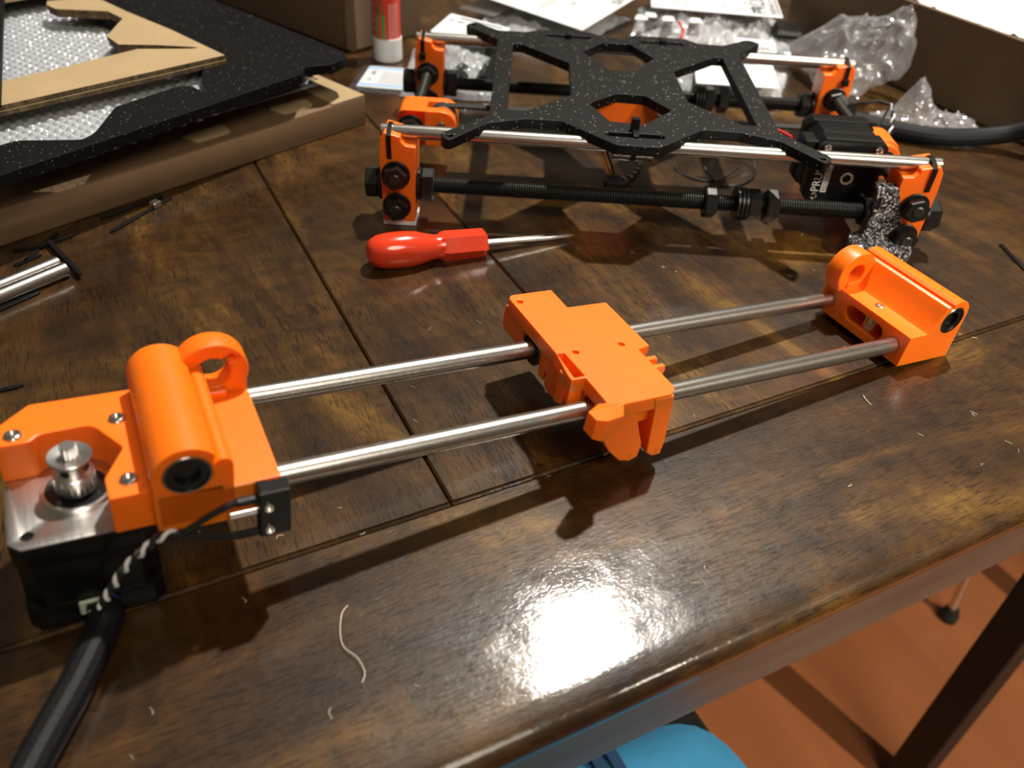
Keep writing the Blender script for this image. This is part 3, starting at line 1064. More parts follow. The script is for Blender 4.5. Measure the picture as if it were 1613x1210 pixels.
# --- belt tensioner on the left cross rod
tz0, tz1 = 21.5, 45.0
br = MB()
for b0_, b1_ in ((71.5, 79.0), (89.5, 97.0)):
    br.plate(rounded([(1.5, tz0), (39.2, tz0), (39.2, tz1), (1.5, tz1)], [2, 9, 10.5, 4], 6), 'y', b0_, b1_, 0.5)
br.plate(rounded([(1.5, tz0), (19.5, tz0), (19.5, tz1), (1.5, tz1)], [2, 0.5, 0.5, 4], 5), 'y', 71.5, 97, 0.5)
tens = br.obj('belt_tensioner', 'orange_z', YR, angle=20)
MB().lathe([(0, 2.4), (0, 9.2), (0.8, 9.4), (1.6, 8.3), (7.4, 8.3), (8.2, 9.4), (9.0, 9.2), (9.0, 2.4)], (29.6, 79.8, 36.2), (0, 1, 0), 28, False).obj('idler_wheel', 'chrome', tens)
MB().lathe([(0, 2.6), (1.8, 2.6), (2.4, 2.0), (2.4, 1.3), (1.2, 1.3), (1.2, 0)], (29.6, 71.8, 36.2), (0, -1, 0), 14).obj('screw', 'chrome', tens)
for zz in (ZU,):
    hex_nut(YR, (AM[0], 71.4, zz), (0, -1, 0), 13, 6.2, washer=8.6)
    hex_nut(YR, (AM[0], 97.1, zz), (0, 1, 0), 13, 6.2, washer=8.6)

# --- toothed belt, both runs
bl = MB()
for z0_, z1_, tooth in ((44.4, 45.5, -1), (26.8, 27.9, 1)):
    bl.box(29.6, 290, 81.3, 87.3, z0_, z1_)
    for i in range(128):
        a_ = 31 + i * 2.0
        if tooth < 0:
            bl.box(a_, a_ + 1.1, 81.3, 87.3, z0_ - 0.9, z0_ + 0.02)
        else:
            bl.box(a_, a_ + 1.1, 81.3, 87.3, z1_ - 0.02, z1_ + 0.9)
belt_arc = [(29.6 + 9.3 * math.cos(t), 36.2 + 9.3 * math.sin(t)) for t in [math.radians(x) for x in range(90, 271, 15)]]
belt_arc2 = [(29.6 + 8.3 * math.cos(t), 36.2 + 8.3 * math.sin(t)) for t in [math.radians(x) for x in range(270, 89, -15)]]
bl.prism(belt_arc + belt_arc2, 'y', 81.3, 87.3)
bl.obj('toothed_belt', 'black_rubber', YR, angle=30)

# --- bed carriage plate
CC, CB, CZ0, CZ1, CK = 147.8, 94.6, 58.2, 64.2, 1.02


def cpt(x, y):
    return (CC + x * CK, CB + y * CK)


far = [(-110.5, 99.5), (-103, 109.5), (-84.5, 92.2), (-63.5, 92.8), (-54.5, 101.0), (-19.5, 102.4), (-6, 91.8), (7.5, 91.8), (15.5, 100.8), (53, 100.2), (62, 90.6), (80.5, 90), (101, 108), (110.5, 100)]
near = [(109.5, -101), (103.5, -110.5), (84.0, -82), (62, -72.6), (41, -72.4), (13.2, -101.5), (-11.5, -101.5), (-41.5, -72.2), (-62.5, -72.2), (-84, -82), (-104, -110.5), (-110, -101.5)]
right_edge = [(88, 72), (86.5, -70)]
left_edge = [(-83.4, -70), (-84.4, 72)]
outl = far + [right_edge[0], right_edge[1]] + near + left_edge
rad = [7, 5, 2, 2, 2, 2, 2, 2, 2, 2, 2, 2, 5, 7, 3, 3] + [7, 5, 3, 2, 2, 2, 2, 2, 2, 3, 5, 7] + [3, 3]
holes = [
    rounded([cpt(-73.2, 63.5), cpt(-67, 63.5), cpt(-34.4, 29.5), cpt(-34.4, -29), cpt(-62, -60), cpt(-73.2, -60)], 1.2),
    rounded([cpt(36, 26), cpt(68.5, 61), cpt(74.6, 61), cpt(74.6, -61), cpt(66.5, -61.5), cpt(38.2, -29.5)], 1.2),
    rounded([cpt(-24.4, 55), cpt(-8.5, 78.4), cpt(10.5, 78.8), cpt(25, 50.5), cpt(9.5, 21.6), cpt(-7, 21.6)], 1.5),
    rounded([cpt(-24, -41.5), cpt(-5.6, -22.2), cpt(11.5, -22.8), cpt(25.8, -45), cpt(7.5, -69.5), cpt(-13, -68)], 1.5),
    [cpt(x, y) for x, y in capsule(0.3, -86.8, 14, 0, 3.0, 6)],
    [cpt(x, y) for x, y in capsule(-33.5, 87.6, 14, 0, 2.8, 6)],
    [cpt(x, y) for x, y in capsule(35.2, 86.6, 14, 0, 2.8, 6)],
]
for x, y in ((-103.2, -103.0), (103.0, -103.0), (-103.2, 102.0), (103.0, 101.0)):
    holes.append(circle(*cpt(x, y), 1.7, 12))
cp = MB()
cp.plate([rounded([cpt(x, y) for x, y in outl], rad, 4)] + holes, 'z', CZ0, CZ1, 0.35)
bed = cp.obj('bed_carriage', 'powder', YR, angle=20)
bed['label'] = 'speckled black carriage plate with cut-outs'
for x, y in ((-19.5, 3.8), (21, 3.5)):
    c = cpt(x, y)
    MB().lathe([(0, 1.6), (0.7, 1.5), (0.8, 0.8), (0.3, 0.8), (0.3, 0)], (c[0], c[1], CZ1 - 0.1), (0, 0, 1), 12).obj('screw', 'chrome', bed)
c = cpt(-0.6, 0)
MB().plate(capsule(c[0], c[1], 1.7, 0, 1.0, 6), 'z', CZ1 - 0.1, CZ1 + 0.25, 0.1).obj('screw', 'chrome', bed)
for aa, bb in ((148.2, RB0), (113.6, RB1), (183.6, RB1)):
    b_ = MB()
    b_.lathe([(0, 4.2), (0, 7.0), (0.5, 7.5), (4, 7.5), (4.1, 7.15), (5.2, 7.15), (5.3, 7.5), (18.7, 7.5), (18.8, 7.15), (19.9, 7.15), (20, 7.5), (23.5, 7.5), (24, 7.0), (24, 4.2)], (aa - 12, bb, RZ_ - 1.4), (1, 0, 0), 26, False)
    b_.obj('bearing', 'chrome', bed)
    MB().box(aa - 15, aa + 15, cpt(0, -86.8 if bb == RB0 else 87.2)[1] - 4, cpt(0, -86.8 if bb == RB0 else 87.2)[1] + 4, CZ1 - 1.6, CZ1 - 1.3).obj('slot_shade', 'void', bed)  # black sheet put under the slot as its painted shade
    sy = cpt(0, -86.8 if bb == RB0 else 87.2)[1]
    pts = [(aa, bb + 7.7 * math.cos(math.radians(t)), RZ_ - 0.4 + 7.7 * math.sin(math.radians(t))) for t in range(170, 371, 20)]
    pts += [(aa, bb + 5.5, CZ1 + 0.3), (aa, bb - 3, CZ1 + 0.8), (aa, bb - 7, CZ1 + 0.2)]
    zt = zip_loop(pts, (1, 0, 0), 3.0, parent=bed)
    if bb == RB0:
        MB().box(aa - 2.5, aa + 2.5, bb + 2.5, bb + 6, CZ1 + 0.2, CZ1 + 7.5, 0.5).obj('zip_tie_head', 'black_plastic', bed)
    else:
        MB().box(aa - 2.4, aa + 2.4, bb - 7.5, bb - 3.0, CZ1 + 0.1, CZ1 + 3.6, 0.5).obj('zip_tie_head', 'black_plastic', bed)

# orange belt clamp under the plate, seen through the near window
bc = MB()
bc.box(128, 170, 72, 78, 34, 58.4, 0.6)
bc.box(128, 170, 78, 98, 54, 58.4, 0.6)
bc.box(133, 165, 90, 97, 40, 58.0, 0.6)
bc.obj('belt_clamp', 'orange_z', YR)

# --- bed motor at the right end
MCa, MCz = 281.8, 41.6
mb2 = MB()
mb2.plate(octo(MCa, MCz, 21.15, 3.8), 'y', 23.0, 33.5, 0.5)
mb2.plate(octo(MCa, MCz, 20.7, 5.2), 'y', 33.5, 52.0, 0.05)
mb2.plate(octo(MCa, MCz, 21.15, 3.8), 'y', 52.0, 62.5, 0.3)
m2 = mb2.obj('bed_motor', 'black_motor', YR)
m2['label'] = 'black stepper motor with pale print'
MB().box(253, 261.5, 26, 40, 44, 60, 1.0).obj('cable_connector', 'black_plastic', m2)
for da, dz in ((-15.5, 15.5), (15.5, 15.5), (-15.5, -15.5), (15.5, -15.5)):
    MB().lathe([(0, 2.6), (1.4, 2.4), (1.7, 1.6), (0.9, 1.2), (0.9, 0)], (MCa + da, 23.1, MCz + dz), (0, -1, 0), 12).obj('screw', 'chrome', m2)
MB().lathe([(-0.2, 4.2), (0.5, 4.0), (0.4, 2.6), (-0.5, 2.4), (-0.5, 0)], (283.6, 23.0, 38.4), (0, -1, 0), 20).obj('rear_boss', 'chrome', m2)
tx = MB()
tx.text('PRUSA', 7.2, (268.6, 22.9, 28.6), (0, 0, 1), (-1, 0, 0), 0.1, 'LEFT', 1.0, 0.95)
pl_ = MB().box(269.6, 273.2, 22.7, 23.05, 28.6, 49.0)
pl_.obj('label_plate', 'motor_print', m2)
tx.obj('lettering', 'motor_print', m2, smooth=False)
MB().text('RESEARCH', 3.4, (272.7, 22.66, 29.4), (0, 0, 1), (-1, 0, 0), 0.06, 'LEFT', 1.0, 0.95).obj('lettering', 'black_motor', m2, smooth=False)
# orange bracket that holds the bed motor, on the right cross rods
ob = MB()
ob.plate(rounded([(266, 23), (327.5, 22), (330.5, 26), (330.5, 40), (324, 44.6), (312, 45.4), (300, 45), (266, 44)], [2, 3, 3, 6, 5, 3, 3, 3], 4), 'y', 62.6, 69.0, 0.6)
ob.plate(rounded([(308, 22), (331, 22), (331, 42), (325, 45.6), (312, 45.6), (308, 42)], [2, 3, 6, 6, 6, 4], 5), 'y', 69, 92, 0.6)
ob.obj('motor_bracket', 'orange_z', YR, angle=20)
hex_nut(YR, (AM[1], 92.1, ZU), (0, 1, 0), 13, 6.2, washer=8.6)
hex_nut(YR, (AM[1], 62.5, ZU), (0, -1, 0), 13, 6.2, washer=8.6)

# --- glittering black foot bracket at the near right corner
gb = MB()
gb.plate(rounded([(292.4, 2), (321.5, 2), (320.2, 16), (313.2, 27), (306.8, 44.4), (293.6, 44.4), (296, 34), (295.2, 17)], [1, 2, 3, 4, 1.5, 1.5, 2, 4], 3), 'y', -0.6, 7.5, 0.7)
gfoot = [(287.4, 3.4), (292.5, 7.4), (306, 9.0), (324, 9.0), (326.4, -3), (320.6, -12.6), (290.0, -12.6), (285.6, -6)]
gb.plate([rounded(gfoot, 2.0), circle(295.2, -4.2, 1.9, 12), circle(315, -4.6, 2.2, 12)], 'z', 0.0, 11.6, 0.8)
g_ = gb.obj('foot_bracket', 'glitter', YR, angle=20)
g_['label'] = 'glittering black printed bracket'
MB().box(296.2, 298.6, -0.75, -0.55, 30.5, 38.5, 0).obj('slot', 'black_plastic', g_)

# --- loose wires round the motor
MB().tube([(252, 46, 50), (244, 58, 49), (238, 70, 48), (230, 82, 44), (218, 92, 36)], 1.1, 8).obj('motor_lead', 'blue_wire', YR)
MB().tube([(252, 49, 52), (246, 62, 51), (240, 74, 50), (236, 84, 47), (222, 96, 36)], 1.1, 8).obj('motor_lead', 'red_wire', YR)
MB().tube([(254, 50, 49), (248, 66, 47), (240, 80, 45), (228, 98, 38), (214, 104, 30)], 1.1, 8).obj('motor_lead', 'black_wire', YR)
MB().tube([(214, 100, 6), (222, 84, 1.2), (236, 84, 1.2), (248, 96, 1.2), (254, 112, 1.5), (250, 124, 8), (240, 130, 18)], 0.7, 8).obj('loose_wire', 'black_wire', YR)
MB().tube([(196, 112, 10), (199, 97, 2), (212, 89, 1.0), (226, 92, 1.0), (240, 104, 6)], 0.7, 8).obj('loose_wire', 'black_wire', YR)
MB().tube([(138, 99, 20), (141, 94, 12), (145, 84, 6), (147, 74, 4)], 0.9, 8).obj('loose_wire', 'red_wire', YR)
MB().tube([(140, 104, 22), (144, 96, 13), (148, 86, 6), (149, 74, 4)], 0.9, 8).obj('loose_wire', 'black_wire', YR)
MB().tube([(136, 101, 22), (139, 96, 14), (143, 84, 7), (146, 74, 4)], 0.9, 8).obj('loose_wire', 'yellow_wire', YR)
MB().box(141, 152, 62, 75, 0.3, 8, 1.2).obj('wire_plug', 'black_plastic', YR)
twisted(MB, [(149, 74, 5), (160, 84, 2.5), (166, 96, 2.2), (170, 110, 2.2)], 0.8, 8, ('white_wire', 'black_wire'), YR)
MB().tube([(331, 112, 36), (338, 124, 40), (345, 136, 44), (348.5, 144, 43)], 0.9, 8).obj('loose_wire', 'black_wire', YR)
MB().tube([(320, 160, 33), (332, 152, 40), (342, 149, 43), (348.5, 144, 43)], 0.9, 8).obj('loose_wire', 'black_wire', YR)
twisted(MB, [(348.5, 144, 43), (350.5, 138, 38), (348.0, 128, 30), (344, 116, 22), (338, 104, 20), (333, 94, 22)], 0.85, 9, ('white_wire', 'black_wire'), YR)
MB().lathe([(0, 5.0), (3, 6.0), (10, 5.4), (13, 3.5)], (AM[1] + 1.5, 172, ZU + 1), (0.25, -1, -0.2), 10).obj('tape_wrap', 'black_rubber', YR, angle=15)
YI = Matrix.Rotation(math.radians(28.1), 4, 'Z') @ Matrix.Translation((-162.5 * SC, -209.7 * SC, 0))
MB(YI).tube([(520, 240, 22), (540, 236, 16), (562, 226, 9.5), (580, 205, 7.6), (606, 178, 7.4), (632, 164, 8.5), (652, 151, 13), (662, 138, 21), (670, 118, 28), (676, 90, 32)], 7.0, 14, 8).obj('cable_sleeve', 'sleeve', YR)


# ------------------------------------------------------------------ red screwdriver on the table
SA, SB = Vector((137.2, 163.5, 10.6)), Vector((266.5, 151.0, 2.2))
sd = thing('screwdriver', 'red handled screwdriver lying between the two printer assemblies', 'screwdriver', (SA.x, SA.y, 0))
ax = (SB - SA).normalized()
loc0 = Vector((SA.x, SA.y, 0))


def sdp(d):
    return SA - loc0 + ax * d


hb = MB()
hp = [(0, 0), (0.2, 3), (1.0, 5.4), (3, 7.7), (6.5, 9.4), (13, 10.4), (22, 10.6), (29, 9.9), (35, 8.3), (39, 7.4), (42, 7.2), (44.5, 7.6)]
hb.lathe(hp, sdp(0), ax, 32)
up = Vector((0, 0, 1)); e1 = ax.cross(up).normalized(); e2 = ax.cross(e1)
rings = []
for d, r in ((42.5, 7.6), (46, 8.9), (69.5, 8.6), (70.6, 7.8)):
    rings.append([hb.bm.verts.new(sdp(d) + (e1 * math.cos(math.pi / 3 * i) + e2 * math.sin(math.pi / 3 * i)) * r) for i in range(6)])
for A_, B_ in zip(rings, rings[1:]):
    for i in range(6):
        hb.bm.faces.new((A_[i], A_[(i + 1) % 6], B_[(i + 1) % 6], B_[i]))
hb.bm.faces.new(rings[0][::-1]); hb.bm.faces.new(rings[-1])
hb.obj('handle', 'red_handle', sd, angle=30)
MB().lathe([(69, 2.1), (112, 2.0), (124, 1.5), (129.3, 0.5), (130, 0.0)], sdp(0), ax, 16).obj('blade', 'chrome', sd)

# ------------------------------------------------------------------ flat kraft box at the left
BA = math.radians(22.0)
fb = thing('flat_box', 'flat closed brown cardboard box under the black metal frame', 'box', (204.3, 361.8, 0), (0, 0, BA))
b = MB()
b.box(-420, 0, 0, 330, 0, 21.5, 1.6, 2)
b.obj('body', 'kraft', fb)
MB().prism([(-30, 0.6), (-0.4, 0.6), (-0.4, 320), (-24, 320), (-27, 60)], 'z', 21.4, 22.2).obj('flap', 'card', fb)

# black frame: polygon in table millimetres
SZ = 0.9442            # size factor of the stacked packing pieces
FZ0, FZ1 = 31.0, 38.0
ft = thing('metal_plate', 'large speckled black metal plate with a wide window, lying over the flat box', 'metal plate', (192.7, 365.7, 43.4))
ft.scale = (SZ, SZ, SZ)


def rel(pts, ox=203, oy=401):
    return [(x - ox, y - oy) for x, y in pts]


fo = [(203.5, 400.5), (196, 393), (186.5, 386.6), (176, 388), (167, 386.6), (162, 374.5), (89, 335.2), (-16, 279.6), (-120, 224), (-270, 560), (60, 720), (90, 702), (205, 412)]
fw = [(99, 410), (93.6, 386), (92.6, 362), (91.6, 357.6), (85, 373.6), (78, 377.6), (33.4, 352), (17, 312.5), (9.5, 305), (-25, 316), (-60, 300), (-190, 560), (10, 650)]
b = MB()
b.plate([rounded(rel(fo), [1.5, 2, 2, 2, 2, 1, 0, 0, 0, 2, 2, 1, 1.5]), rounded(rel(fw), [1, 0.5, 2, 1, 2, 4, 3, 3, 3, 3, 1, 1, 1])], 'z', 0, FZ1 - FZ0, 0.35)
b.obj('plate', 'powder_frame', ft, angle=20)
for x_, y_ in ((-124, 10), (-54, 12)):
    MB().plate(rounded([(x_ - 13, y_ - 4), (x_ + 13, y_ - 4), (x_ + 16, y_ + 12), (x_ - 16, y_ + 12)], 4), 'z', 21.5, 22.5, 0.2).obj('tab', 'card', fb)

# bubble wrap filling the frame window
bw = MB()
cell = 7.2


def bubble(u, v):
    x = -150 + u * 228
    yf = -62 + max(0, x + 110) * 0.11
    y = yf + v * (300 - yf)
    xr, yr = x, y
    x, y = 0.93 * xr - 0.37 * yr, 0.37 * xr + 0.93 * yr
    # hexagonal packing of domes
    r = 1e9
    j0 = round(y / (cell * 0.866))
    for j in (j0 - 1, j0, j0 + 1):
        cyj = j * cell * 0.866
        off = (j % 2) * cell / 2
        i0 = round((x - off) / cell)
        for i in (i0, ):
            dx = x - (i * cell + off); dy = y - cyj
            r = min(r, math.hypot(dx, dy))
    dome = math.sqrt(max(0, 1 - (r / 3.0) ** 2)) * 2.5 if r < 3.0 else 0
    x, y = xr, yr
    wob = 1.6 * noise.noise(Vector((x * 0.02, y * 0.02, 3)))
    return (x, y, dome + wob + 4.2)


bwt = thing('bubble_wrap', 'sheet of clear bubble wrap showing through the black plate window', 'bubble wrap', (86.0, 364.8, 35.3), (0, 0, BA))
bwt.scale = (SZ, SZ, SZ)
bw.quad_grid(bubble, 270, 400)
o = bw.obj('bubbles', 'bubble', bwt, angle=80, recalc=False)
o['kind'] = 'stuff'
MB().box(-150, 78, -42, 298, 0.4, 0.8).obj('backing_sheet', 'wrap_back', bwt)

# two card layers resting in the frame window
ct = thing('card_insert', 'tan corrugated card insert with cut-out centre, lying on bubble wrap', 'card', (109.6, 372.3, 50.4), (0, 0, 0))
ct.scale = (SZ, SZ, SZ)
cc = [(116, 409), (90, 480), (64, 540), (46, 588), (9, 586), (8, 575), (14, 561), (51, 543), (59.5, 520), (43.5, 479), (49, 457), (74, 447), (98, 434.5), (101.5, 431.4), (97, 430.6), (60.5, 442.2), (17.5, 423), (-27, 404.5), (-50, 396), (-52, 353)]
for k, (z0, sh) in enumerate(((0.0, 0.0), (3.4, 0.4))):
    b = MB()
    b.plate([rel(cc, 115 + sh, 408 - sh)], 'z', z0, z0 + 3.0, 0.1)
    o = b.obj('card_layer', 'card', ct, angle=15)
    o.data.materials.append(M['card_edge'])
    for pf in o.data.polygons:
        if abs(pf.normal.z) < 0.5:
            pf.material_index = 1
ct.rotation_euler = (0.0, math.radians(-0.6), 0)
bp2 = thing('black_panel', 'edge of a black panel lying at the far left of the picture', 'panel', (-65.1, 430.9, 59.0), (0, 0, math.radians(-2)))
bp2.scale = (SZ, SZ, SZ)
MB().box(-60, 45, -125, 190, 0, 6, 0.6).obj('panel', 'powder_frame', bp2)
cs = thing('card_strip', 'tan card strip lying on the bubble wrap, far top left corner', 'card', (-4.6, 570.6, 51.9), (0, 0, math.radians(22)))
cs.scale = (SZ, SZ, SZ)
ib = thing('inner_box', 'plain brown inner box between the flat box and the bubble wrap', 'box', (30, 330, 22.3), (0, 0, BA))
MB().box(-150, 60, 10, 215, 0, 11.5, 1.2, 2).obj('body', 'kraft_dark', ib)
MB().box(-40, 34, -8, 40, 0, 3.2, 0.3).obj('strip', 'card', cs)

# ------------------------------------------------------------------ brown carton behind the frame
cb = thing('carton', 'brown upright carton with a folded edge, standing behind the glue stick', 'box', (243.5, 518, 0), (0, 0, math.radians(22.5)))
b = MB()
b.box(0, 88, 0, 250, 0, 170, 3.0, 3)
b.obj('body', 'kraft_dark', cb)
MB().box(5, 24, -0.9, 0.4, 3, 168, 0.3).obj('fold', 'kraft_tape', cb)
MB().box(-0.9, 0.3, 2, 7, 3, 168, 0.2).obj('fold', 'kraft_tape', cb)
MB().box(-1.0, 0.2, 60, 130, 40, 42.4, 0.2).obj('slot', 'black_plastic', cb)

# ------------------------------------------------------------------ glue stick
gx, gy = 269.2, 494.5
gs = thing('glue_stick', 'red glue stick with white cap standing beside the brown carton', 'glue stick', (gx, gy, 0))
GR = 12.6
MB().lathe([(0, GR - 1.4), (0.5, GR - 0.5), (1.5, GR + 0.2), (20, GR + 0.2), (20.4, GR - 0.2), (20.4, GR - 1)], (0, 0, 0), (0, 0, 1), 32).obj('cap', 'white_plastic', gs)
MB().lathe([(19.6, GR - 0.6), (98, GR - 0.6), (99, GR - 1.6), (99, 0)], (0, 0, 0), (0, 0, 1), 40).obj('tube', 'glue_red', gs)
face_dir = math.atan2(-231 - gy, 18 - gx)          # azimuth from the tube to the photographer


def on_tube(mb, pts, lift=0.12):
    """flat print outline (arc length mm from the facing line, height) bent round the tube"""
    f = []
    R_ = GR - 0.6 + lift
    for s_, z_ in pts:
        an = face_dir + s_ / R_
        f.append(mb.bm.verts.new((R_ * math.cos(an), R_ * math.sin(an), z_)))
    mb.bm.faces.new(f)
    return mb


def strip_on_tube(mb, s0, s1, z0, z1, lift=0.12, n=4):
    for i in range(n):
        a_ = s0 + (s1 - s0) * i / n; b_ = s0 + (s1 - s0) * (i + 1) / n
        on_tube(mb, [(a_, z0), (b_, z0), (b_, z1), (a_, z1)], lift)
    return mb


g1 = MB()
strip_on_tube(g1, -10.0, -7.4, 20.6, 41); strip_on_tube(g1, -4.6, -1.6, 20.6, 41)
g1.obj('print', 'glue_green', gs, smooth=False)
g1 = MB()
on_tube(g1, [(-10.2, 40), (-7.4, 40), (-7.0, 43.0), (-5.0, 43.0), (-4.6, 40), (-1.4, 40), (-1.8, 46), (-3.6, 48), (-4.0, 51.5), (-6, 53), (-7.6, 51.5), (-8.0, 48.4), (-9.6, 46.4)], 0.14)
g1.obj('print', 'glue_darkgreen', gs, smooth=False)
g1 = MB()
on_tube(g1, [(-5 + 5.6 * math.cos(t), 66 + 6.6 * math.sin(t)) for t in [i * math.pi / 9 for i in range(18)]])
g1.obj('print', 'glue_yellow', gs, smooth=False)
for nm_, mt_, poly in (('print', 'paper', circle(3.0, 58.5, 3.5, 18)), ):
    g1 = MB(); on_tube(g1, poly, 0.12); g1.obj(nm_, mt_, gs, smooth=False)
g1 = MB(); on_tube(g1, circle(3.0, 58.5, 2.8, 12, math.pi * 1.17, math.pi * 2), 0.15); g1.obj('print', 'glue_red', gs, smooth=False)
g1 = MB(); on_tube(g1, [(0.4, 59.8), (0.2, 57.4), (3.0, 58.4)], 0.17); g1.obj('print', 'flag_blue', gs, smooth=False)
g1 = MB()
for i in range(9):
    z_ = 22 + i * 6.4
    pts_ = circle(-14.2, z_, 1.5, 8)
    on_tube(g1, pts_, 0.12)
    on_tube(g1, [(-15.4, z_ + 1.2), (-14.6, z_ + 1.2), (-14.2, z_ + 5.0), (-15.0, z_ + 5.0)], 0.13)
g1.obj('lettering', 'pale_pink', gs, smooth=False)
g1 = MB()
for k, s_ in enumerate((2.2, 4.6, 7.0, 9.4)):
    strip_on_tube(g1, s_, s_ + 0.7, 20.6, 50, 0.1, 1)
g1.obj('print', 'pale_pink', gs, smooth=False)

# ------------------------------------------------------------------ printed sachet on the table
sc = thing('sachet', 'pale blue and white printed sachet in clear film, lying below glue stick', 'sachet', (250, 446, 0.2), (0, 0, math.radians(-32)))
MB().plate(rounded([(-26, -33), (30, -33), (30, 33), (-26, 33)], 2), 'z', 0, 0.5, 0.1).obj('film', 'film_thin', sc)
MB().plate(rounded([(-20, -24), (28, -24), (28, 26), (-20, 26)], 1), 'z', 0.6, 1.6, 0.3).obj('packet', 'paper', sc)
for y_ in (-21.5, 18.5):
    MB().box(-20, 28, y_, y_ + 5.5, 1.62, 1.7).obj('print', 'sachet_blue', sc)
lt = MB().text('S', 11, (-15.5, 6, 1.66), (1, 0, 0), (0, 1, 0), 0.05).text('S', 8, (-15, -9, 1.66), (1, 0, 0), (0, 1, 0), 0.05)
lt.box(-12.2, -11.5, 4, 16, 1.62, 1.7)
lt.obj('lettering', 'flag_blue', sc, smooth=False)
lt = MB()
for i in range(9):
    lt.box(-5, 22 - (i % 3) * 2, -14 + i * 3.4, -12.8 + i * 3.4, 1.62, 1.68)
lt.obj('print', 'grey_ink', sc, smooth=False)


# ------------------------------------------------------------------ clear bags with paper labels
def ridge(p, s):
    a_ = 1 - abs(noise.noise(p * s)) * 2
    return a_ * a_


def crumple(x, y, amp, s, seed):
    p = Vector((x * s, y * s, seed))
    return amp * (0.55 * ridge(p, 1.0) + 0.35 * ridge(p + Vector((3, 7, 1)), 2.3) + 0.18 * ridge(p + Vector((9, 2, 5)), 5.1) - 0.5)


def bag(name, label, cat, loc, rz, sx, sy, bulge, amp, seed, mat='film_milky_sheen', n=64, heightf=None, angle=14):
    t = thing(name, label, cat, loc, (0, 0, rz))

    def top(u, v):
        x = (u - 0.5) * sx + 5 * noise.noise(Vector((v * 3, seed, 0)))
        y = (v - 0.5) * sy + 5 * noise.noise(Vector((u * 3, seed, 4)))
        e = (max(0, 1 - (2 * u - 1) ** 2) ** 0.45) * (max(0, 1 - (2 * v - 1) ** 2) ** 0.45)
        z_ = 1.2 + bulge * e + crumple(x, y, amp, 0.022, seed) * (0.35 + 0.65 * e)
        if heightf:
            z_ += heightf(u, v)
        return (x, y, max(0.8, z_))

    MB().quad_grid(top, n, n).obj('film', mat, t, angle=angle, recalc=False)
    MB().quad_grid(lambda u, v: ((u - 0.5) * sx, (v - 0.5) * sy, 0.5), 6, 6).obj('film_back', 'film_thin', t, recalc=False)
    return t


def label_sheet(parent, x0, x1, y0, y1, z, tilt, texts, name='label_sheet', rad_=2.0, curl=0.0, prints=()):
    """white sticker; texts = (string, size, x, y, quarter turns)"""
    b_ = MB()
    rp = rounded([(x0, y0), (x1, y0), (x1, y1), (x0, y1)], rad_)
    b_.plate([rp], 'z', 0, 0.3, 0.05)
    s_ = b_.obj(name, 'paper', parent)
    s_.location = (0, 0, z * SC)
    s_.rotation_euler = tilt
    tb_ = MB()
    for st_, sz, x, y, qt in texts:
        d = [((1, 0, 0), (0, 1, 0)), ((0, 1, 0), (-1, 0, 0)), ((-1, 0, 0), (0, -1, 0)), ((0, -1, 0), (1, 0, 0))][qt]
        tb_.text(st_, sz, (x, y, 0.36), d[0], d[1], 0.06, bold=0.03)
    for x0_, x1_, y0_, y1_ in prints:
        tb_.box(x0_, x1_, y0_, y1_, 0.3, 0.4)
    tb_.obj('lettering', 'ink', s_, smooth=False)
    return s_


# bag of dark parts at the left
t = bag('parts_bag', 'clear bag with dark tubes and small white label, left end of bag heap', 'plastic bag', (319, 453, 0.3), math.radians(62), 152, 84, 22, 14, 1.7)
MB().tube([(-66, -26, 9), (-16, -30, 10), (58, -26, 9)], 8.5, 12).obj('tube', 'black_plastic', t)
MB().tube([(-68, -6, 9), (-10, -8, 10), (62, -10, 9)], 8.5, 12).obj('tube', 'black_plastic', t)
MB().box(-58, 62, 10, 34, 3, 12, 3).obj('block', 'black_rubber', t)
label_sheet(t, -10, 34, -36, 22, 30, (math.radians(4), math.radians(-6), math.radians(-20)), (('II  11', 8, 4, -14, 3), ('a6  xkx', 5, 20, 18, 3)), prints=((28, 30, -30, 10),))

# bag with the big white sheet
t = bag('sheet_bag', 'clear bag with a big tilted white paper sheet, behind left half of black plate', 'plastic bag', (460, 541, 0.3), math.radians(32), 150, 112, 18, 14, 5.3)
label_sheet(t, -58, 78, -66, 70, 30, (math.radians(5), math.radians(-3), 0), (('SX+3 1', 13, 26, -62, 0), ('x k', 8, -10, -30, 0)), 'paper_sheet', 1.0, prints=((-40, 10, -12, -11), (-40, 10, -8, -7), (-44, -20, -54, -53), (40, 42, -40, -12)))
label_sheet(t, -60, 30, 30, 72, 16, (0, 0, 0), (), 'paper_sheet', 1.0)

# bag with the logo label in the middle
t = bag('logo_bag', 'clear bag with a large white logo label, behind right half of black plate', 'plastic bag', (606, 464, 0.3), math.radians(-38), 158, 124, 22, 22, 9.1)
label_sheet(t, -66, 62, -30, 58, 33, (math.radians(5), 0, math.radians(6)), (('PRUSA', 21, 48, -25, 1), ('RESEARCH', 8.5, 57.0, -24, 1), ('P  16mm', 7, -44, -12, 0), ('L 196', 7, -6, -16, 0), ('R 606', 7, 20, -16, 0), ('O', 12, 26, -2, 0)), prints=((58.6, 60.4, -25, 44),))
MB().tube([(-30, -70, 14), (-28, -52, 17), (-34, -36, 20)], 1.1, 8).obj('wire', 'red_wire', t)
for x_, y_ in ((-62, -44), (-44, -50), (-18, -46), (-70, -56)):
    MB().plate(rounded([(x_ - 6, y_ - 9), (x_ + 7, y_ - 6), (x_ + 4, y_ + 9), (x_ - 5, y_ + 8)], 2), 'z', 25, 25.5, 0.1).obj('chip', 'paper', t)
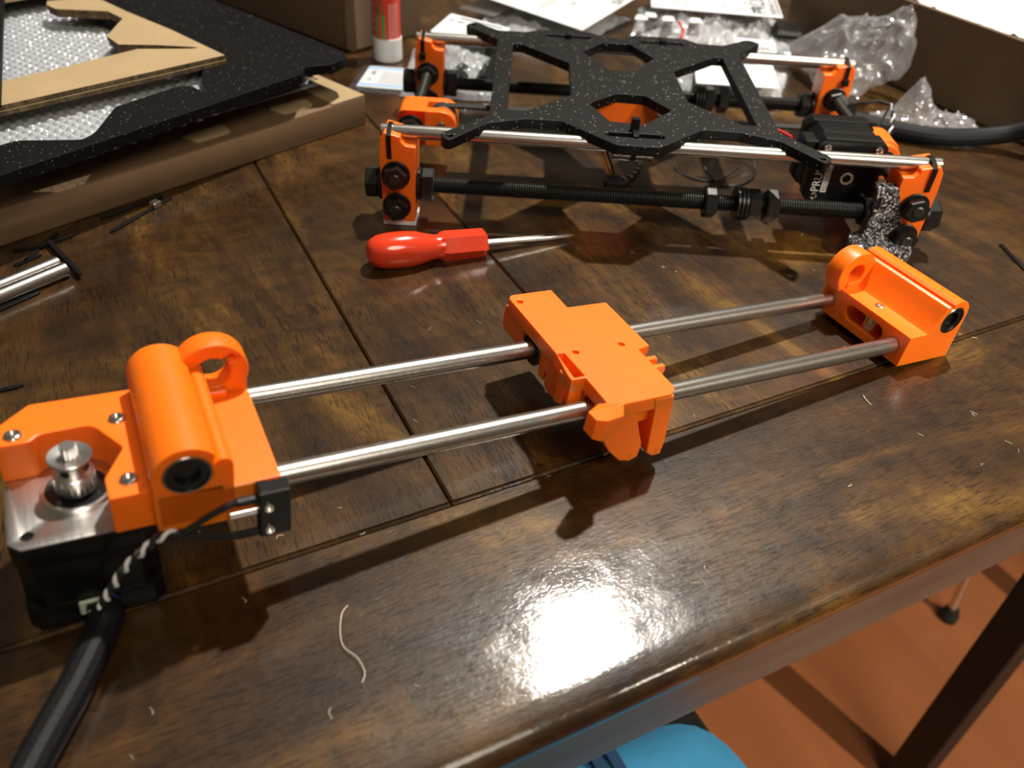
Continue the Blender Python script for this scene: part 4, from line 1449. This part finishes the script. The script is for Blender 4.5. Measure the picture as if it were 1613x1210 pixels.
MB().box(60, 88, -30, 10, 6, 20, 3).obj('pouch', 'black_steel', t)

# bag with two labels under the far rod
t = bag('small_logo_bag', 'clear bag with two white labels under the far steel rod', 'plastic bag', (533, 340, 0.3), math.radians(-48), 98, 86, 14, 14, 12.4)
label_sheet(t, -34, 34, -52, 22, 19, (math.radians(2), math.radians(-2), math.radians(14)), (('A', 8, -24, 8, 0),), prints=((-10, 20, -2, -1), (-10, 24, -8, -7), (-10, 16, -14, -13)))
label_sheet(t, 4, 40, 28, 54, 20, (math.radians(6), 0, math.radians(14)), (('PRUSA', 7, 14, 34, 0), ('RESEARCH', 4.6, 14, 30, 0)))
MB().tube([(-54, 20, 17), (-30, 26, 20), (-4, 22, 21), (30, 30, 20)], 1.0, 8).obj('wire', 'black_wire', t)
MB().tube([(-50, 6, 16), (-46, -10, 19), (-44, -30, 16)], 1.0, 8).obj('wire', 'red_wire', t)

# big loose clear bag, its mouth standing up against the foam box
lb = thing('loose_bag', 'big crumpled empty clear bag leaning up beside the large foam filled box', 'plastic bag', (610, 330, 0.3))
C00, C10, C11, C01 = Vector((-22, -72, 2)), Vector((52, -66, 24)), Vector((57, -47, 70)), Vector((12, 60, 14))


def sheet(off, seed, amp):
    def f(u, v):
        p = C00 * (1 - u) * (1 - v) + C10 * u * (1 - v) + C11 * u * v + C01 * (1 - u) * v
        e = (math.sin(math.pi * u) * math.sin(math.pi * v)) ** 0.6
        q_ = Vector((p.x * 0.018 + p.z * 0.01, p.y * 0.018, seed))
        d = amp * (0.7 * noise.noise(q_) + 0.45 * (ridge(q_ + Vector((4, 1, 2)), 2.0) - 0.35) + 0.22 * (ridge(q_ + Vector((1, 5, 8)), 4.5) - 0.35)) * (0.22 + 0.78 * e) + off * e
        w_ = 9 * noise.noise(Vector((u * 3, v * 3, seed)))
        return (p.x + w_ * (1 - 0.7 * u), p.y - 0.45 * d + 7 * noise.noise(Vector((v * 3, u * 3, seed + 2))), max(0.8, p.z + d))
    return f


MB().quad_grid(sheet(26, 21.0, 34), 80, 80).obj('film', 'film', lb, angle=30, recalc=False)
MB().quad_grid(sheet(8, 33.0, 20), 60, 60).obj('film', 'film_thin', lb, angle=30, recalc=False)

# ------------------------------------------------------------------ large box of foam at the right
rb = thing('foam_box', 'large low brown cardboard box filled with white foam, right side of table', 'box', (686, 60, 0))
b = MB()
T_ = 3.5
b.box(0, T_, 0, 385, 0.2, 70, 0.6)
b.box(320, 320 + T_, 0, 385, 0.2, 70, 0.6)
b.box(T_, 320, 0, T_, 0.2, 70, 0.6)
b.box(T_, 320, 385 - T_, 385, 0.2, 70, 0.6)
b.box(T_, 320, T_, 385 - T_, 0.2, 4)
b.obj('body', 'kraft_dark', rb)


def foamf(u, v):
    x = 4 + u * 314; y = 4 + v * 377
    return (x, y, 69.5 + 1.6 * noise.noise(Vector((x * 0.02, y * 0.05, 1))) + 1.2 * noise.noise(Vector((x * 0.08, y * 0.14, 2))) + (1.6 if noise.noise(Vector((x * 0.03, y * 0.06, 9))) > 0.25 else 0))


fo_ = MB().quad_grid(foamf, 60, 80)
fo_.obj('foam_sheet', 'foam', rb, angle=50, recalc=False)
MB().box(4, 318, 4, 381, 4.2, 66).obj('foam_block', 'foam', rb)

# ------------------------------------------------------------------ small crumpled bag at the right
sb = thing('crumpled_bag', 'small crumpled clear bag lying behind the black cable sleeve', 'plastic bag', (634, 205, 0.3), (0, 0, math.radians(-30)))


def sbf(u, v):
    x = (u - 0.5) * 84; y = (v - 0.5) * 46
    e = (max(0, 1 - (2 * u - 1) ** 2) ** 0.5) * (max(0, 1 - (2 * v - 1) ** 2) ** 0.5)
    pk_ = 30 * math.exp(-((x + 16) / 13) ** 2 - ((y - 4) / 11) ** 2)
    return (x + 4 * noise.noise(Vector((u * 5, v * 5, 2))), y + 4 * noise.noise(Vector((v * 5, u * 5, 7))), max(0.6, 1 + 9 * e + crumple(x, y, 11, 0.06, 3.3) * e + pk_ * e))


MB().quad_grid(sbf, 44, 36).obj('film', 'film', sb, angle=10, recalc=False)

# ------------------------------------------------------------------ two short steel rods at the left edge
rdir = Vector((29.5, 14.5, 0)).normalized()
for k, (x, y, lab) in enumerate(((-17.5, 224.5, 'far one of two short steel rods side by side, in front of flat box'), (-14.2, 216.6, 'near one of two short steel rods side by side, in front of flat box'))):
    t = thing('steel_rod', lab, 'rod', (x, y, 4.05), group='short rods at left edge')
    MB().cyl((0, 0, 0), tuple(-rdir * 120), 4.0, 24, 0.6).obj('bar', 'steel_rod', t)

# ------------------------------------------------------------------ cut off zip tie ends
bits = [((45, 292.5), (8, 276), 3.2, 'black zip tie offcut lying along lower edge of flat box'), ((50, 288), (11, 256), 2.6, 'black zip tie offcut with a shiny head in front of flat box'),
        ((-40, 254), (-20, 251), 2.6, 'black zip tie offcut against left end of flat box'), ((-17, 266), (-35, 238), 2.6, 'black zip tie offcut crossing over others above the two rods'),
        ((-27, 250), (-8, 258.5), 2.4, 'black zip tie offcut pointing up right above the two rods'), ((-21, 252), (-8, 209), 2.8, 'longest black zip tie offcut beside tips of the two rods'),
        ((-40, 236), (-26, 243), 2.4, 'black zip tie offcut just above the two rods'), ((-60, 188), (-29, 204), 4.0, 'wide black zip tie offcut below the two rods'),
        ((-58, 124), (-40, 124.5), 2.2, 'black zip tie offcut at left edge above the motor bracket'), ((521, 43), (508, 14), 2.4, 'lone black zip tie offcut at the right edge of table')]
for k, ((xa_, ya_), (xb_, yb_), wd_, lab) in enumerate(bits):
    t = thing('zip_tie_offcut', lab, 'zip tie', (xa_, ya_, 0.1), (0, 0, math.atan2(yb_ - ya_, xb_ - xa_)), 'cut zip tie ends')
    Ln = math.hypot(xb_ - xa_, yb_ - ya_)
    zb = 1.3 * (k % 3) if k in (3, 4, 5, 6) else 0
    MB().plate(rounded([(0, -wd_ / 2), (Ln - 2, -wd_ / 2), (Ln, -wd_ * 0.2), (Ln, wd_ * 0.2), (Ln - 2, wd_ / 2), (0, wd_ / 2)], 0.3), 'z', zb, zb + 1.2, 0.2).obj('strap', 'black_plastic', t)
    if k == 1:
        MB().box(10, 16, -2.6, 2.6, zb, zb + 4, 0.6).obj('head', 'chrome', t)

# pale plastic whiskers left over from printing
lw_ = MB()
rnd = random.Random(4)
lw_.tube([(57, -50.5, 0.5), (54, -53, 0.5), (51.2, -60, 0.5), (50.6, -66, 0.5), (53.4, -72, 0.6), (54, -78, 0.5), (52, -81.5, 0.4)], 0.14, 5)
lw_.tube([(322.4, -36, 0.5), (321.2, -38.5, 0.6), (320.6, -43, 0.4)], 0.16, 5)
for i in range(46):
    x = rnd.uniform(-40, 420); y = rnd.uniform(-112, 110)
    if 140 < x < 215 and -45 < y < 60:
        continue
    an = rnd.uniform(0, 6.3); L_ = rnd.uniform(0.8, 4.2)
    z_ = -4.3e-4 * max(0, -y - 24) ** 2 + 0.25
    cvx = rnd.uniform(-1, 1)
    lw_.tube([(x, y, z_), (x + L_ * 0.5 * math.cos(an) - cvx, y + L_ * 0.5 * math.sin(an) + cvx, z_ + 0.2), (x + L_ * math.cos(an), y + L_ * math.sin(an), z_)], rnd.uniform(0.05, 0.12), 4, 4)
o = lw_.obj('plastic_whiskers', 'lint', None)
o.location = W(0, 0, 0)
tag(o, 'tiny pale plastic whiskers scattered over the table top', 'debris', kind='stuff')

# ------------------------------------------------------------------ chairs below the table
ch = thing('chair', 'black padded chair under the table edge with blue cloth on it', 'chair', (160, -240, -740))
MB().box(-160, 142, -200, 228, 415, 446, 10, 3).obj('seat', 'black_rubber', ch)
for x_ in (-150, 120):
    for y_ in (-190, 200):
        MB().cyl((x_, y_, 0), (x_, y_, 420), 11, 16).obj('leg', 'black_steel', ch)
cl = thing('cloth', 'blue cloth with a dark print lying on the black chair seat', 'cloth', (200, -116, -293.5))


def clothf(u, v):
    r = v
    an = u * 2 * math.pi
    rx, ry = 106, 94
    k = (abs(math.cos(an)) ** 4.5 + abs(math.sin(an)) ** 4.5) ** (-1 / 4.5)
    x = rx * k * r * math.cos(an); y = ry * k * r * math.sin(an)
    z = 10 * (1 - r ** 6) + 2.5 * noise.noise(Vector((x * 0.03, y * 0.03, 0))) * (1 - r ** 4)
    return (x, y, max(0.2, z))


MB().quad_grid(clothf, 64, 18).obj('fabric', 'blue_cloth', cl, angle=60)
MB().tube([(58, 80, 3), (72, 72, 3), (86, 56, 3)], 2.2, 8).obj('hem', 'teal_cloth', cl)
MB().box(8, 16, 68, 92, 9.6, 11.4, 0.5).box(19, 27, 66, 90, 9.6, 11.4, 0.5).obj('print', 'navy_cloth', cl)
MB().plate(rounded([(20, 0), (34, 0), (40, 64), (26, 66)], 4), 'z', 9.8, 11.8, 0.2).obj('print', 'navy_cloth', cl)

wc = thing('wooden_chair', 'dark wooden chair whose leg stands beyond the table edge at right', 'chair', (687, -59, -740))
for x_ in (0, 385):
    for y_ in (0, 385):
        MB().box(x_, x_ + 35, y_, y_ + 35, 0, 430, 1.5).obj('leg', 'chair_wood', wc)
MB().box(-8, 430, -8, 430, 430, 455, 4).obj('seat', 'chair_wood', wc)
MB().box(35, 385, 8, 26, 385, 430, 1).obj('rail', 'chair_wood', wc)
MB().box(35, 385, 394, 412, 385, 430, 1).obj('rail', 'chair_wood', wc)
st = thing('metal_stool', 'metal stool leg with a black rubber foot on the red brown floor', 'stool', (951, 104, -740))
MB().tube([(0, 0, 10), (-4, 6, 90), (-14, 26, 300)], 6, 14, 3).obj('leg', 'chrome', st)
MB().tube([(90, 130, 10), (84, 124, 90), (74, 110, 300)], 6, 14, 3).obj('leg', 'chrome', st)
MB().tube([(-90, 130, 10), (-84, 124, 90), (-74, 110, 300)], 6, 14, 3).obj('leg', 'chrome', st)
MB().lathe([(300, 112), (302, 118), (318, 118), (322, 110)], (0, 90, 0), (0, 0, 1), 32).obj('seat', 'black_rubber', st)
MB().lathe([(0, 13), (10, 13.5), (16, 11), (24, 8.5)], (0, 0, 0), (0, 0, 1), 20).obj('rubber_foot', 'black_rubber', st)
